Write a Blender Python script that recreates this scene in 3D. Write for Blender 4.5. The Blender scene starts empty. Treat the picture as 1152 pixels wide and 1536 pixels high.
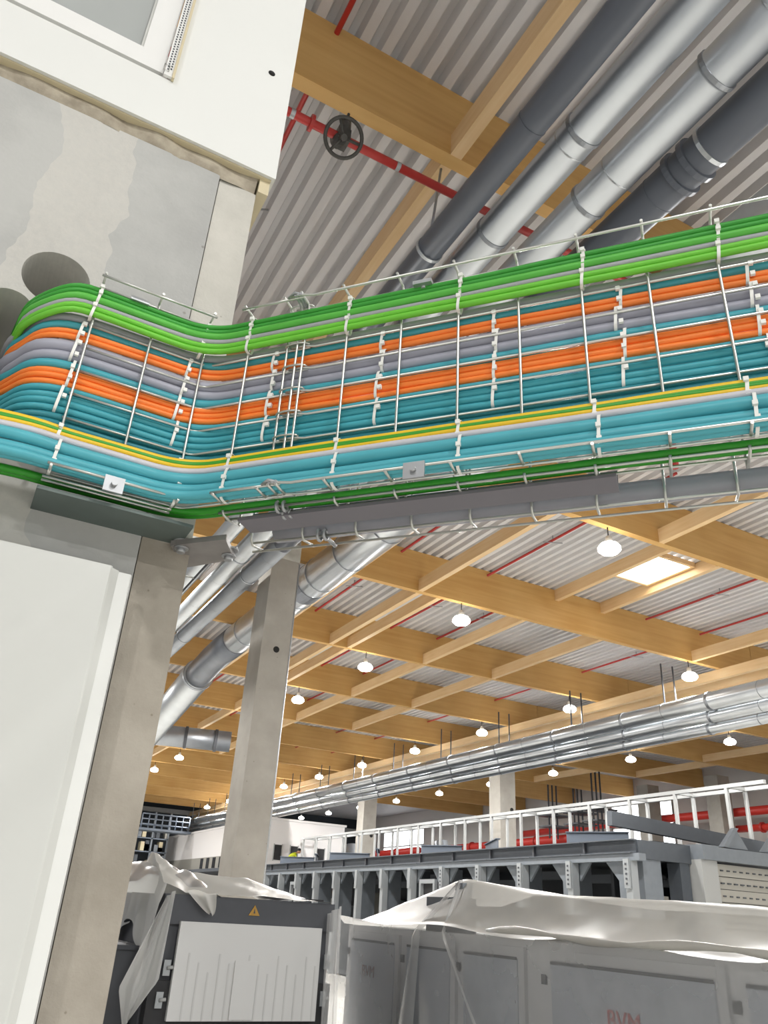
import bpy, bmesh, math, random
from mathutils import Vector, Matrix
random.seed(7)
SC = bpy.context.scene
COL = SC.collection
CAMZ = 2.0            # eye height above the hall floor; every z below is given relative to the eye

# ------------------------------------------------------------------ camera, world, lights, exposure
yaw, pit, rol = (math.radians(a) for a in (26.907, 27.269, 3.511))
fw = Vector((math.sin(yaw)*math.cos(pit), math.cos(yaw)*math.cos(pit), math.sin(pit)))
rt = Vector((math.cos(yaw), -math.sin(yaw), 0)); up = rt.cross(fw)
r2 = rt*math.cos(rol) + up*math.sin(rol); u2 = -rt*math.sin(rol) + up*math.cos(rol)
cd = bpy.data.cameras.new('camera'); cam = bpy.data.objects.new('camera', cd); COL.objects.link(cam)
cd.sensor_width = 36; cd.lens = 36*1172.5/1536; cd.clip_start = .02; cd.clip_end = 400
M = Matrix((r2, u2, -fw)).transposed().to_4x4(); M.translation = (0, 0, CAMZ)
cam.matrix_world = M
SC.camera = cam
wd = bpy.data.worlds.new('daylight'); SC.world = wd; wd.use_nodes = True
wd.node_tree.nodes['Background'].inputs[0].default_value = (.985, .99, 1.0, 1)
wd.node_tree.nodes['Background'].inputs[1].default_value = 0.46
SC.view_settings.view_transform = 'Standard'; SC.view_settings.look = 'None'
SC.view_settings.gamma = 1; SC.view_settings.use_curve_mapping = False
SC.view_settings.exposure = -0.1
LAMP_W = 420

# ------------------------------------------------------------------ materials
MATS = {}
def nt(name):
    m = bpy.data.materials.new(name); m.use_nodes = True
    return m, m.node_tree, m.node_tree.nodes['Principled BSDF']
def rgb(h):
    c = [int(h[i:i+2], 16)/255 for i in (0, 2, 4)]
    return tuple(((v+.055)/1.055)**2.4 if v > .04045 else v/12.92 for v in c) + (1,)
def simple(name, col, rough=.5, metal=0, noise=0, nscale=(8, 8, 8), bump=0, bscale=None, spec=.5):
    m, t, b = nt(name); c = rgb(col) if isinstance(col, str) else col
    b.inputs['Base Color'].default_value = c; b.inputs['Roughness'].default_value = rough
    b.inputs['Metallic'].default_value = metal; b.inputs['Specular IOR Level'].default_value = spec
    if noise or bump:
        tc = t.nodes.new('ShaderNodeTexCoord'); mp = t.nodes.new('ShaderNodeMapping')
        mp.inputs['Scale'].default_value = nscale; t.links.new(tc.outputs['Object'], mp.inputs[0])
        n = t.nodes.new('ShaderNodeTexNoise'); n.inputs['Scale'].default_value = 1; n.inputs['Detail'].default_value = 6
        t.links.new(mp.outputs[0], n.inputs['Vector'])
        if noise:
            r = t.nodes.new('ShaderNodeValToRGB'); r.color_ramp.elements[0].position = .3; r.color_ramp.elements[1].position = .7
            r.color_ramp.elements[0].color = tuple(v*(1-noise) for v in c[:3])+(1,)
            r.color_ramp.elements[1].color = tuple(min(1, v*(1+noise)) for v in c[:3])+(1,)
            t.links.new(n.outputs[0], r.inputs[0]); t.links.new(r.outputs[0], b.inputs['Base Color'])
        if bump:
            bp = t.nodes.new('ShaderNodeBump'); bp.inputs['Strength'].default_value = bump; bp.inputs['Distance'].default_value = .01
            t.links.new(n.outputs[0], bp.inputs['Height']); t.links.new(bp.outputs[0], b.inputs['Normal'])
    MATS[name] = m; return m
def emis(name, col, s):
    m, t, b = nt(name); b.inputs['Base Color'].default_value = col
    b.inputs['Emission Color'].default_value = col; b.inputs['Emission Strength'].default_value = s
    MATS[name] = m; return m
def wood(name, cols, scale):
    m, t, b = nt(name); b.inputs['Roughness'].default_value = .55
    tc = t.nodes.new('ShaderNodeTexCoord'); mp = t.nodes.new('ShaderNodeMapping'); mp.inputs['Scale'].default_value = scale
    t.links.new(tc.outputs['Object'], mp.inputs[0])
    n = t.nodes.new('ShaderNodeTexNoise'); n.inputs['Scale'].default_value = 1; n.inputs['Detail'].default_value = 5; n.inputs['Distortion'].default_value = .4
    t.links.new(mp.outputs[0], n.inputs['Vector'])
    n2 = t.nodes.new('ShaderNodeTexNoise'); n2.inputs['Scale'].default_value = 1.1; n2.inputs['Detail'].default_value = 2
    t.links.new(tc.outputs['Object'], n2.inputs['Vector'])
    ad = t.nodes.new('ShaderNodeMix'); ad.data_type = 'FLOAT'; ad.inputs[0].default_value = .35
    t.links.new(n.outputs[0], ad.inputs[2]); t.links.new(n2.outputs[0], ad.inputs[3])
    r = t.nodes.new('ShaderNodeValToRGB'); e = r.color_ramp.elements
    e[0].position = .32; e[1].position = .68; e[0].color = rgb(cols[0]); e[1].color = rgb(cols[2])
    k = e.new(.5); k.color = rgb(cols[1])
    t.links.new(ad.outputs[0], r.inputs[0]); t.links.new(r.outputs[0], b.inputs['Base Color'])
    MATS[name] = m; return m
def concrete(name, cols, scale=3, patch=None):
    m, t, b = nt(name); b.inputs['Roughness'].default_value = .8; b.inputs['Specular IOR Level'].default_value = .3
    tc = t.nodes.new('ShaderNodeTexCoord')
    def noise(s, d=8, ro=.6):
        n = t.nodes.new('ShaderNodeTexNoise'); n.inputs['Scale'].default_value = s; n.inputs['Detail'].default_value = d
        n.inputs['Roughness'].default_value = ro; t.links.new(tc.outputs['Object'], n.inputs['Vector']); return n
    n1 = noise(scale); r = t.nodes.new('ShaderNodeValToRGB'); e = r.color_ramp.elements
    e[0].position = .35; e[1].position = .65; e[0].color = rgb(cols[0]); e[1].color = rgb(cols[1])
    t.links.new(n1.outputs[0], r.inputs[0]); out = r.outputs[0]
    if patch:                    # a lighter ground-off stripe running down the wall face
        sx = t.nodes.new('ShaderNodeSeparateXYZ'); t.links.new(tc.outputs['Object'], sx.inputs[0])
        nd = noise(5, 3); 
        a = t.nodes.new('ShaderNodeMath'); a.operation = 'MULTIPLY_ADD'; a.inputs[1].default_value = .14
        t.links.new(nd.outputs[0], a.inputs[0]); t.links.new(sx.outputs[0], a.inputs[2])
        c = t.nodes.new('ShaderNodeMath'); c.operation = 'COMPARE'; c.inputs[1].default_value = patch[0]+.07; c.inputs[2].default_value = patch[1]
        t.links.new(a.outputs[0], c.inputs[0])
        nf = noise(60, 4, .8); f = t.nodes.new('ShaderNodeMath'); f.operation = 'MULTIPLY_ADD'; f.inputs[1].default_value = .9; f.inputs[2].default_value = .15
        t.links.new(nf.outputs[0], f.inputs[0])
        g = t.nodes.new('ShaderNodeMath'); g.operation = 'MULTIPLY'; t.links.new(c.outputs[0], g.inputs[0]); t.links.new(f.outputs[0], g.inputs[1])
        mx = t.nodes.new('ShaderNodeMix'); mx.data_type = 'RGBA'; mx.inputs[7].default_value = rgb(cols[2])
        t.links.new(g.outputs[0], mx.inputs[0]); t.links.new(out, mx.inputs[6]); out = mx.outputs[2]
    v = t.nodes.new('ShaderNodeTexVoronoi'); v.inputs['Scale'].default_value = scale*4; t.links.new(tc.outputs['Object'], v.inputs['Vector'])
    cr = t.nodes.new('ShaderNodeValToRGB'); cr.color_ramp.elements[0].position = .03; cr.color_ramp.elements[1].position = .06
    cr.color_ramp.elements[0].color = (.45, .42, .36, 1); t.links.new(v.outputs['Distance'], cr.inputs[0])
    mu = t.nodes.new('ShaderNodeMix'); mu.data_type = 'RGBA'; mu.blend_type = 'MULTIPLY'; mu.inputs[0].default_value = .55
    t.links.new(out, mu.inputs[6]); t.links.new(cr.outputs[0], mu.inputs[7]); t.links.new(mu.outputs[2], b.inputs['Base Color'])
    nb = noise(scale*25, 6); bp = t.nodes.new('ShaderNodeBump'); bp.inputs['Strength'].default_value = .25; bp.inputs['Distance'].default_value = .004
    t.links.new(nb.outputs[0], bp.inputs['Height']); t.links.new(bp.outputs[0], b.inputs['Normal'])
    MATS[name] = m; return m
def film(name, col, alpha, rough=.3):
    m, t, b = nt(name); t.nodes.remove(b); L = t.links; out = t.nodes['Material Output']
    tc = t.nodes.new('ShaderNodeTexCoord'); n = t.nodes.new('ShaderNodeTexNoise'); n.inputs['Scale'].default_value = 1.6; n.inputs['Detail'].default_value = 4
    L.new(tc.outputs['Object'], n.inputs['Vector'])
    mr = t.nodes.new('ShaderNodeMapRange'); mr.inputs[1].default_value = .3; mr.inputs[2].default_value = .7
    mr.inputs[3].default_value = alpha-.07; mr.inputs[4].default_value = min(1, alpha+.07); L.new(n.outputs[0], mr.inputs[0])
    di = t.nodes.new('ShaderNodeBsdfDiffuse'); tl = t.nodes.new('ShaderNodeBsdfTranslucent'); gl = t.nodes.new('ShaderNodeBsdfGlossy'); tp = t.nodes.new('ShaderNodeBsdfTransparent')
    for q in (di, tl): q.inputs['Color'].default_value = rgb(col)
    gl.inputs['Roughness'].default_value = rough
    m1 = t.nodes.new('ShaderNodeMixShader'); m1.inputs[0].default_value = .4; L.new(di.outputs[0], m1.inputs[1]); L.new(tl.outputs[0], m1.inputs[2])
    m2 = t.nodes.new('ShaderNodeMixShader'); L.new(mr.outputs[0], m2.inputs[0]); L.new(tp.outputs[0], m2.inputs[1]); L.new(m1.outputs[0], m2.inputs[2])
    fr_ = t.nodes.new('ShaderNodeFresnel'); fr_.inputs[0].default_value = 1.35
    m3 = t.nodes.new('ShaderNodeMixShader'); L.new(fr_.outputs[0], m3.inputs[0]); L.new(m2.outputs[0], m3.inputs[1]); L.new(gl.outputs[0], m3.inputs[2])
    L.new(m3.outputs[0], out.inputs['Surface'])
    MATS[name] = m; return m

concrete('concrete', ('a3a3a0', 'b7b7b3', 'c6c3bb'), 3.2, patch=(-.06, .085))
concrete('concrete_strip', ('b5b3aa', 'c9c6bd'), 5)
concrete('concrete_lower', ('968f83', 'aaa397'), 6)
concrete('concrete_column', ('98938a', 'aaa59c'), 1.2)
concrete('mortar', ('8f8676', 'b0a795'), 22)
simple('floor_screed', 'cbc9c3', .6, noise=.08, nscale=(1, 1, 1))
simple('deck_steel', 'cfcdcd', .45, metal=0, noise=.05, nscale=(3, .4, 3))
wood('glulam', ('c69855', 'd0a462', 'd8af6e'), (.55, 9, 9))
wood('glulam_strut', ('dcb884', 'e4c292', 'eacda0'), (14, .9, 14))
simple('galvanised_duct', 'c6cacd', .3, metal=.92, noise=.06, nscale=(2, 2, 2), bump=.03)
simple('galvanised_dull', '9fa3a8', .42, metal=.8, noise=.06, nscale=(2, 2, 2))
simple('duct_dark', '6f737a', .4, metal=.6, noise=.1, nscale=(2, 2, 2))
simple('plastic_pipe_dark', '585d66', .38, spec=.5, noise=.05, nscale=(2, 2, 2))
simple('zinc_wire', 'c6c7c1', .32, metal=.85)
simple('zinc_plate', 'aeb0b2', .42, metal=.7, noise=.1, nscale=(20, 20, 20))
simple('bracket_steel', '8f8b88', .5, metal=.35, noise=.12, nscale=(25, 25, 25))
simple('trunking_grey', '747177', .55, noise=.04)
simple('plate_green_grey', '5f6a66', .5, metal=.2, noise=.08, nscale=(20, 20, 20))
simple('conduit_grey', '9b9ba3', .5)
for nm, c in dict(cable_dark_green='3a9a36', cable_green='5ab646', cable_lime='70c53c', cable_grey='a3a3a8', cable_blue_grey='a0a1ad',
                  cable_teal='429fab', cable_teal_dark='2f848f', cable_orange='f58335', cable_aqua='52aab6', cable_yellow='e8c02c',
                  cable_light_grey='c9c7cc', cable_bottom_green='2e8f22').items():
    simple(nm, c, .42, noise=.05, nscale=(14, 14, 14), spec=.4)
simple('stripe_green', '3f9b2c', .42)
simple('nylon_white', 'e8e8e2', .45)
simple('white_board', 'dddeda', .65, noise=.012, nscale=(3, 3, 3))
simple('white_panel', 'c9cac5', .4)
simple('white_frame', 'e6e6e3', .35)
simple('dark_hole', '1b1a18', .9)
simple('beige_edge', 'cbbf9f', .7)
simple('red_pipe', 'b3302a', .4)
simple('red_pipe_bright', 'd03a30', .4)
simple('valve_iron', '4a4844', .5, metal=.4, noise=.15, nscale=(30, 30, 30))
simple('machine_dark', '4b4d52', .5, noise=.05)
simple('machine_black', '232325', .5)
simple('machine_white_panel', 'd2d2d0', .45)
simple('machine_panel_seam', 'c8c8c6', .5)
simple('warning_yellow', 'b38a3a', .6)
simple('cabinet_grey', 'e2e3e4', .5)
simple('cabinet_door', 'c3c9d2', .5)
simple('cabinet_line', '45484d', .6)
simple('text_red', 'c23a3a', .6)
simple('text_grey', '8a6a6c', .6)
simple('frame_steel', '7c8288', .5, metal=.2, noise=.05)
simple('frame_steel_dark', '565b61', .5, metal=.2, noise=.05)
simple('frame_steel_blue', '6f7884', .5, metal=.15)
simple('post_zinc', 'a9adaf', .45, metal=.45)
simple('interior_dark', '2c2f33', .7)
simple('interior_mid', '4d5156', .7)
simple('stud_white', 'a6a7a5', .5)
simple('room_white', 'e9e6e4', .6)
simple('wall_white', 'dcdad6', .7)
simple('wall_navy', '2a3138', .7, noise=.2, nscale=(.6, .6, .6))
simple('slat_grey', 'a7a49b', .55, metal=.1)
simple('glass_grey', 'a9adab', .08, metal=.0, spec=.9)
simple('skin', 'c99a7c', .6)
simple('hi_vis', 'd6e02c', .6)
simple('cloth_dark', '2b2d33', .8)
emis('lamp_glow', (1, .97, .9, 1), 18)
emis('skylight_glow', (1, .96, .9, 1), 9)
emis('window_glow', (.93, .97, 1, 1), 3.2)
simple('lamp_housing', 'd9d9d6', .4)
film('film_clear', 'eeeeec', .44, .22)
film('film_milky', 'd0cec7', .78, .35)
film('film_thin', 'f4f4f2', .27, .2)
film('film_drape', 'f0f0ec', .78, .3)
film('film_white', 'd8d6cf', .92, .3)

# ------------------------------------------------------------------ mesh helpers
class MB:
    def __init__(s): s.v = []; s.f = []; s.sm = []
    def add(s, vs, fs, smooth=False):
        o = len(s.v); s.v += [Vector(v) for v in vs]; s.f += [tuple(i+o for i in f) for f in fs]; s.sm += [smooth]*len(fs); return s
    def box(s, x0, x1, y0, y1, z0, z1):
        return s.add([(x, y, z) for x in (x0, x1) for y in (y0, y1) for z in (z0, z1)],
                     [(0, 1, 3, 2), (4, 6, 7, 5), (0, 4, 5, 1), (2, 3, 7, 6), (0, 2, 6, 4), (1, 5, 7, 3)])
    def obox(s, c, ax, h):
        c = Vector(c); A = [Vector(a).normalized()*k for a, k in zip(ax, h)]
        return s.add([c+A[0]*i+A[1]*j+A[2]*k for i in (-1, 1) for j in (-1, 1) for k in (-1, 1)],
                     [(0, 1, 3, 2), (4, 6, 7, 5), (0, 4, 5, 1), (2, 3, 7, 6), (0, 2, 6, 4), (1, 5, 7, 3)])
    def tube(s, pts, r, n=8, closed=False, caps=True):
        P = [Vector(p) for p in pts]; N = len(P); rs = r if isinstance(r, (list, tuple)) else [r]*N
        T = []
        for i in range(N):
            a = P[(i-1) % N] if (closed or i) else P[0]; b = P[(i+1) % N] if (closed or i < N-1) else P[-1]
            T.append((b-a).normalized())
        t0 = T[0]; ref = Vector((0, 0, 1)) if abs(t0.z) < .9 else Vector((1, 0, 0))
        nn = (ref - t0*ref.dot(t0)).normalized(); vs = []
        for i in range(N):
            nn = (nn - T[i]*nn.dot(T[i])).normalized(); bb = T[i].cross(nn)
            for k in range(n):
                a = 2*math.pi*k/n; vs.append(P[i]+(nn*math.cos(a)+bb*math.sin(a))*rs[i])
        fs = []
        for i in range(N if closed else N-1):
            j = (i+1) % N
            for k in range(n): fs.append((i*n+k, i*n+(k+1) % n, j*n+(k+1) % n, j*n+k))
        s.add(vs, fs, True)
        if caps and not closed:
            o = len(s.v)-len(vs); s.f += [tuple(o+k for k in reversed(range(n))), tuple(o+(N-1)*n+k for k in range(n))]; s.sm += [False]*2
        return s
    def ring(s, c, axis, R, r, n=24, m=8):
        ax = Vector(axis).normalized(); ref = Vector((0, 0, 1)) if abs(ax.z) < .9 else Vector((1, 0, 0))
        u = (ref-ax*ref.dot(ax)).normalized(); w = ax.cross(u)
        return s.tube([Vector(c)+(u*math.cos(2*math.pi*i/n)+w*math.sin(2*math.pi*i/n))*R for i in range(n)], r, m, closed=True)
    def band(s, c, axis, R, wdt, th, n=28):          # flat hoop round a pipe
        ax = Vector(axis).normalized(); ref = Vector((0, 0, 1)) if abs(ax.z) < .9 else Vector((1, 0, 0))
        u = (ref-ax*ref.dot(ax)).normalized(); w = ax.cross(u); vs = []; fs = []
        for i in range(n):
            d = u*math.cos(2*math.pi*i/n)+w*math.sin(2*math.pi*i/n)
            for rr, aa in ((R, -wdt/2), (R+th, -wdt/2), (R+th, wdt/2), (R, wdt/2)): vs.append(Vector(c)+d*rr+ax*aa)
        for i in range(n):
            j = (i+1) % n
            for k in range(4): fs.append((i*4+k, i*4+(k+1) % 4, j*4+(k+1) % 4, j*4+k))
        return s.add(vs, fs)
    def lathe(s, prof, c=(0, 0, 0), n=20, smooth=True):
        vs = []; fs = []
        for r, z in prof:
            for k in range(n): a = 2*math.pi*k/n; vs.append(Vector(c)+Vector((r*math.cos(a), r*math.sin(a), z)))
        for i in range(len(prof)-1):
            for k in range(n): fs.append((i*n+k, i*n+(k+1) % n, (i+1)*n+(k+1) % n, (i+1)*n+k))
        fs.append(tuple(range(n))[::-1]); fs.append(tuple((len(prof)-1)*n+k for k in range(n)))
        return s.add(vs, fs, smooth)
    def grid(s, fn, nu, nv, smooth=True):
        vs = [fn(i/nu, j/nv) for i in range(nu+1) for j in range(nv+1)]
        fs = [(i*(nv+1)+j, (i+1)*(nv+1)+j, (i+1)*(nv+1)+j+1, i*(nv+1)+j+1) for i in range(nu) for j in range(nv)]
        return s.add(vs, fs, smooth)
    def prism(s, poly, axis, a0, a1):               # poly in the two other axes, extruded along axis 'x','y' or 'z'
        n = len(poly)
        mk = {'x': lambda p, a: (a, p[0], p[1]), 'y': lambda p, a: (p[0], a, p[1]), 'z': lambda p, a: (p[0], p[1], a)}[axis]
        vs = [mk(p, a0) for p in poly]+[mk(p, a1) for p in poly]
        return s.add(vs, [tuple(range(n))[::-1], tuple(range(n, 2*n))]+[(i, (i+1) % n, n+(i+1) % n, n+i) for i in range(n)])
def mesh(mb, org, mat):
    me = bpy.data.meshes.new('mesh'); o = Vector(org)
    me.from_pydata([tuple(v-o) for v in mb.v], [], mb.f); me.polygons.foreach_set('use_smooth', mb.sm)
    me.materials.append(MATS[mat]); me.update()
    bm = bmesh.new(); bm.from_mesh(me); bmesh.ops.recalc_face_normals(bm, faces=bm.faces); bm.to_mesh(me); bm.free()
    return me
ORG = {}
def tag(o, label=None, cat=None, group=None, kind=None):
    for k, v in (('label', label), ('category', cat), ('group', group), ('kind', kind)):
        if v: o[k] = v
    return o
def thing(name, label, cat, base, group=None, kind=None):
    o = bpy.data.objects.new(name, None); COL.objects.link(o); o.empty_display_size = .1
    o.location = (base[0], base[1], base[2]+CAMZ); ORG[o.name] = Vector(base)
    return tag(o, label, cat, group, kind)
def part(name, mb, mat, parent, label=None, kind=None):
    org = ORG[parent.name]; o = bpy.data.objects.new(name, mesh(mb, org, mat)); COL.objects.link(o)
    o.parent = parent; ORG[o.name] = org
    return tag(o, label, kind=kind)
def solo(name, mb, mat, label=None, cat=None, group=None, kind=None, base=None):
    if base is None:
        lo = [min(v[i] for v in mb.v) for i in range(3)]; hi = [max(v[i] for v in mb.v) for i in range(3)]
        base = ((lo[0]+hi[0])/2, (lo[1]+hi[1])/2, lo[2])
    o = bpy.data.objects.new(name, mesh(mb, base, mat)); COL.objects.link(o)
    o.location = (base[0], base[1], base[2]+CAMZ); ORG[o.name] = Vector(base)
    return tag(o, label, cat, group, kind)
def copy_tree(o, parent=None, loc=None):
    c = o.copy(); COL.objects.link(c); c.parent = parent
    if loc is not None: c.location = (loc[0], loc[1], loc[2]+CAMZ)
    for ch in list(o.children): copy_tree(ch, c)
    return c
ORD = ['first', 'second', 'third', 'fourth', 'fifth', 'sixth', 'seventh', 'eighth', 'ninth', 'tenth', 'eleventh', 'twelfth', 'thirteenth', 'fourteenth', 'fifteenth',
       'sixteenth', 'seventeenth', 'eighteenth', 'nineteenth', 'twentieth']

# ------------------------------------------------------------------ the hall: floor, roof deck, walls
DECK = 8.02; BEAMZ = 7.0
solo('floor', MB().box(-12, 40, -14, 74, -CAMZ-.2, -CAMZ), 'floor_screed', 'grey screed floor of the hall', kind='structure')
mb = MB(); prof = []; x = -12.0                       # trapezoidal steel deck, ribs running away from the viewer
while x < 40:
    prof += [(x, DECK), (x+.105, DECK), (x+.14, DECK+.13), (x+.215, DECK+.13)]; x += .25
prof.append((x, DECK)); vs = []
for px, pz in prof: vs += [(px, -14, pz), (px, 74, pz)]
mb.add(vs, [(2*i, 2*i+1, 2*i+3, 2*i+2) for i in range(len(prof)-1)])
mb.box(-12, 40, -14, 74, DECK+.2, DECK+.3)
solo('ceiling', mb, 'deck_steel', 'pale grey corrugated steel roof deck', kind='structure')
solo('wall_back', MB().box(-12, 40, 72, 72.3, -CAMZ, DECK), 'wall_navy', 'dark far end wall of the hall', kind='structure')
mb = MB().box(36, 36.3, -14, 72, -CAMZ, 4.2).box(36, 36.3, -14, 33.2, 4.2, DECK).box(36, 36.3, 38, 60, 4.2, DECK).box(36, 36.3, 67, 72, 4.2, DECK)
mb.box(36, 36.3, 33.2, 38, 6.6, DECK).box(36, 36.3, 60, 67, 6.6, DECK)
solo('wall_right', mb, 'wall_white', 'white side wall beyond the red pipes', kind='structure')
for i, (y0, y1) in enumerate(((33.2, 38), (60, 67))):
    w = solo('window_%d' % (i+2), MB().box(36.1, 36.15, y0, y1, 4.2, 6.6), 'window_glow', 'bright daylight window high in the side wall', kind='structure')
    for k in range(4):
        yy = y0+(y1-y0)*k/3; part('mullion', MB().box(36.0, 36.1, yy-.05, yy+.05, 4.2, 6.6), 'white_frame', w)
    part('transom', MB().box(36.0, 36.1, y0, y1, 5.35, 5.45), 'white_frame', w)

# glulam beams across the hall
BY = [4.66 if k == 0 else 4.95+5.16*k for k in range(-2, 13)]
names = {2: 'broad honey-coloured glulam beam overhead, behind the black handwheel valve', 3: 'glulam beam crossing the right edge just under the cable trays',
         4: 'long glulam beam below the bright square skylight', 5: 'glulam beam right of the concrete column, behind two close struts',
         6: 'third glulam beam from the skylight, running behind the concrete column'}
for i, y in enumerate(BY):
    if y < 0: continue
    lab = names.get(i, 'glulam roof beam far down the hall, %s row beyond the skylight beam' % ORD[max(0, i-5)])
    solo('glulam_beam', MB().box(-10, 20.59, y, y+.15, BEAMZ, DECK+.0), 'glulam', lab, 'beam', 'glulam beams across the main bay', base=(4, y, BEAMZ))
    if 2 < i < 12:
        solo('glulam_beam', MB().box(20.6, 35.9, y, y+.15, BEAMZ, DECK), 'glulam', 'glulam beam in the far bay beyond the long duct, %s from the viewer' % ORD[i-3], 'beam', 'glulam beams of the far bay', base=(28, y, BEAMZ))
# longitudinal timbers carrying the beam ends
for x0, z0, z1, l in ((19.16, 6.72, 6.995, 'pale timber girder where the beams end, nearer the skylight'), (19.75, 6.62, 6.88, 'middle of three timber rails above the long duct'), (20.3, 6.62, 6.995, 'rearmost timber rail above the long duct')):
    solo('timber_girder', MB().box(x0, x0+.17, 0, 71.9, z0, z1), 'glulam_strut', l, 'girder', 'timber girders above the long duct')
# struts between beams: (x, bay index of nearer beam) ; all at beam-soffit level
SX = [(2.88, 1), (2.86, 2), (6.96, 3), (7.0, 4), (8.81, 3), (8.83, 4), (9.42, 4), (11.4, 2), (12.03, 4), (14.64, 4), (18.0, 3), (9.41, 5), (7.05, 5), (8.85, 5), (12.1, 5), (14.64, 5), (7.0, 6), (9.42, 6),
      (12.1, 6), (14.7, 6), (9.4, 7), (12.1, 7), (8.8, 8), (12.1, 8), (4.6, 6), (5.2, 7), (5.9, 7), (3.4, 8), (6.4, 9), (9.4, 9), (6.4, 10), (9.4, 10), (23.5, 6), (26, 5), (26, 6), (28.5, 7), (30, 5), (24, 8), (31, 6)]
cnt = {}
for x0, b in SX:
    cnt[b] = cnt.get(b, 0)+1
    where = {1: 'timber strut running from overhead down to the broad beam', 2: 'timber strut between the overhead beam and the next beam'}.get(b, 'pale timber strut between roof beams, %s bay from the viewer' % ORD[b-1])
    lab = where if b == 1 else '%s, %s from the left' % (where, ORD[sorted(q for q, bb in SX if bb == b).index(x0)])
    solo('timber_strut', MB().box(x0, x0+.13, BY[b]+.15, BY[b+1], BEAMZ, BEAMZ+.3), 'glulam_strut', lab, 'strut', 'timber struts between roof beams')
# skylight between two trimmers
t = thing('skylight', 'bright square skylight in the corrugated roof above the second beam', 'skylight', (13.9, 12.7, DECK-.1))
part('diffuser', MB().box(13.3, 14.5, 12.0, 13.4, DECK-.09, DECK-.06), 'skylight_glow', t)
for a, b2, c, d in ((13.22, 13.3, 11.92, 13.48), (14.5, 14.58, 11.92, 13.48), (13.3, 14.5, 11.92, 12.0), (13.3, 14.5, 13.4, 13.48)):
    part('curb', MB().box(a, b2, c, d, DECK-.12, DECK), 'glulam_strut', t)
for x0, l in ((13.02, 'left of the skylight'), (14.62, 'right of the skylight')):
    solo('timber_trimmer', MB().box(x0, x0+.13, BY[3]+.15, BY[4], DECK-.3, DECK), 'glulam_strut', 'short deep timber trimmer just '+l, 'trimmer', 'skylight trimmers')
# thin red sprinkler lines under the deck
for x0, y0, y1, l in ((1.42, -3, 9.7, 'passing over the broad beam by the white board'), (7.88, 9, 50, 'nearest the big silver duct'), (10.3, 9, 50, 'second right of the big silver duct'), (11.9, 15.3, 50, 'left of the hanging lamp row'),
                      (15.5, 9, 50, 'just right of the skylight'), (17.55, 5, 50, 'second right of the skylight')):
    t = thing('sprinkler_line', 'thin red sprinkler pipe under the deck, '+l, 'sprinkler pipe', (x0*1.053, y0, 7.85), 'sprinkler lines'); x0 *= 1.053
    segs = [y for y in BY if y0 < y < y1]; pts = [y0]+segs+[y1]
    part('pipe', MB().tube([(x0, y0, 7.9), (x0, y1, 7.9)], .03, 8), 'red_pipe', t)
    for a, b2 in zip(pts[:-1], pts[1:]):
        if b2-a < 3 or a > 30: continue
        ym = (a+b2)/2
        m2 = MB().tube([(x0-.2, ym+.1, 7.84), (x0+.2, ym-.1, 7.84)], .012, 6).tube([(x0, ym, 7.88), (x0, ym, DECK)], .012, 6); part('sprinkler_head', m2, 'galvanised_dull', t)

# ------------------------------------------------------------------ pendant lamps
def lamp_proto():
    t = thing('pendant_lamp', 'lamp', 'lamp', (0, 0, 0))
    part('housing', MB().lathe([(.03, .26), (.06, .24), (.07, .14), (.1, .1)]), 'lamp_housing', t)
    part('glass', MB().lathe([(.08, .12), (.17, .08), (.22, .01), (.22, -.04), (.16, -.1), (.03, -.125)]), 'lamp_glow', t)
    part('cord', MB().tube([(0, 0, .26), (0, 0, .45)], .012, 5), 'machine_black', t)
    return t
proto = lamp_proto(); first = True
for xi, lx in enumerate((10.1, 17.9, 25.65, 2.3)):  # last row stays out of view, added to light the columns and pipes
    for k in range(0, 11):
        if xi == 3 and k == 0: continue
        ly = 10.185+5.16*k
        o = proto if first else copy_tree(proto); first = False
        o.location = (lx, ly, 6.55+CAMZ)
        tag(o, 'round glowing pendant lamp, %s of the %s row counted from the viewer' % (ORD[k], ('left-hand', 'middle', 'far right', 'unseen added')[xi]), 'lamp', 'round pendant lamps')
LD = bpy.data.lights.new('lamp_and_fill_light', 'AREA'); LD.shape = 'DISK'; LD.size = .4; LD.energy = LAMP_W; LD.color = (1, .99, .975)
for lx in (-5.5, 2.3, 10.1, 17.9, 25.65):  # leftmost rows have no visible source, added to brighten foreground and columns
    for k in range(-4, 11):
        ly = 10.185+5.16*k
        if lx < 5 and k in (-1, -2, 0): continue
        if lx < 0 and k > -3: continue
        if lx > 15 and k < -1: continue
        lo = bpy.data.objects.new('lamp_and_fill_light', LD); COL.objects.link(lo); lo.location = (lx, ly, 6.41+CAMZ)

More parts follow.
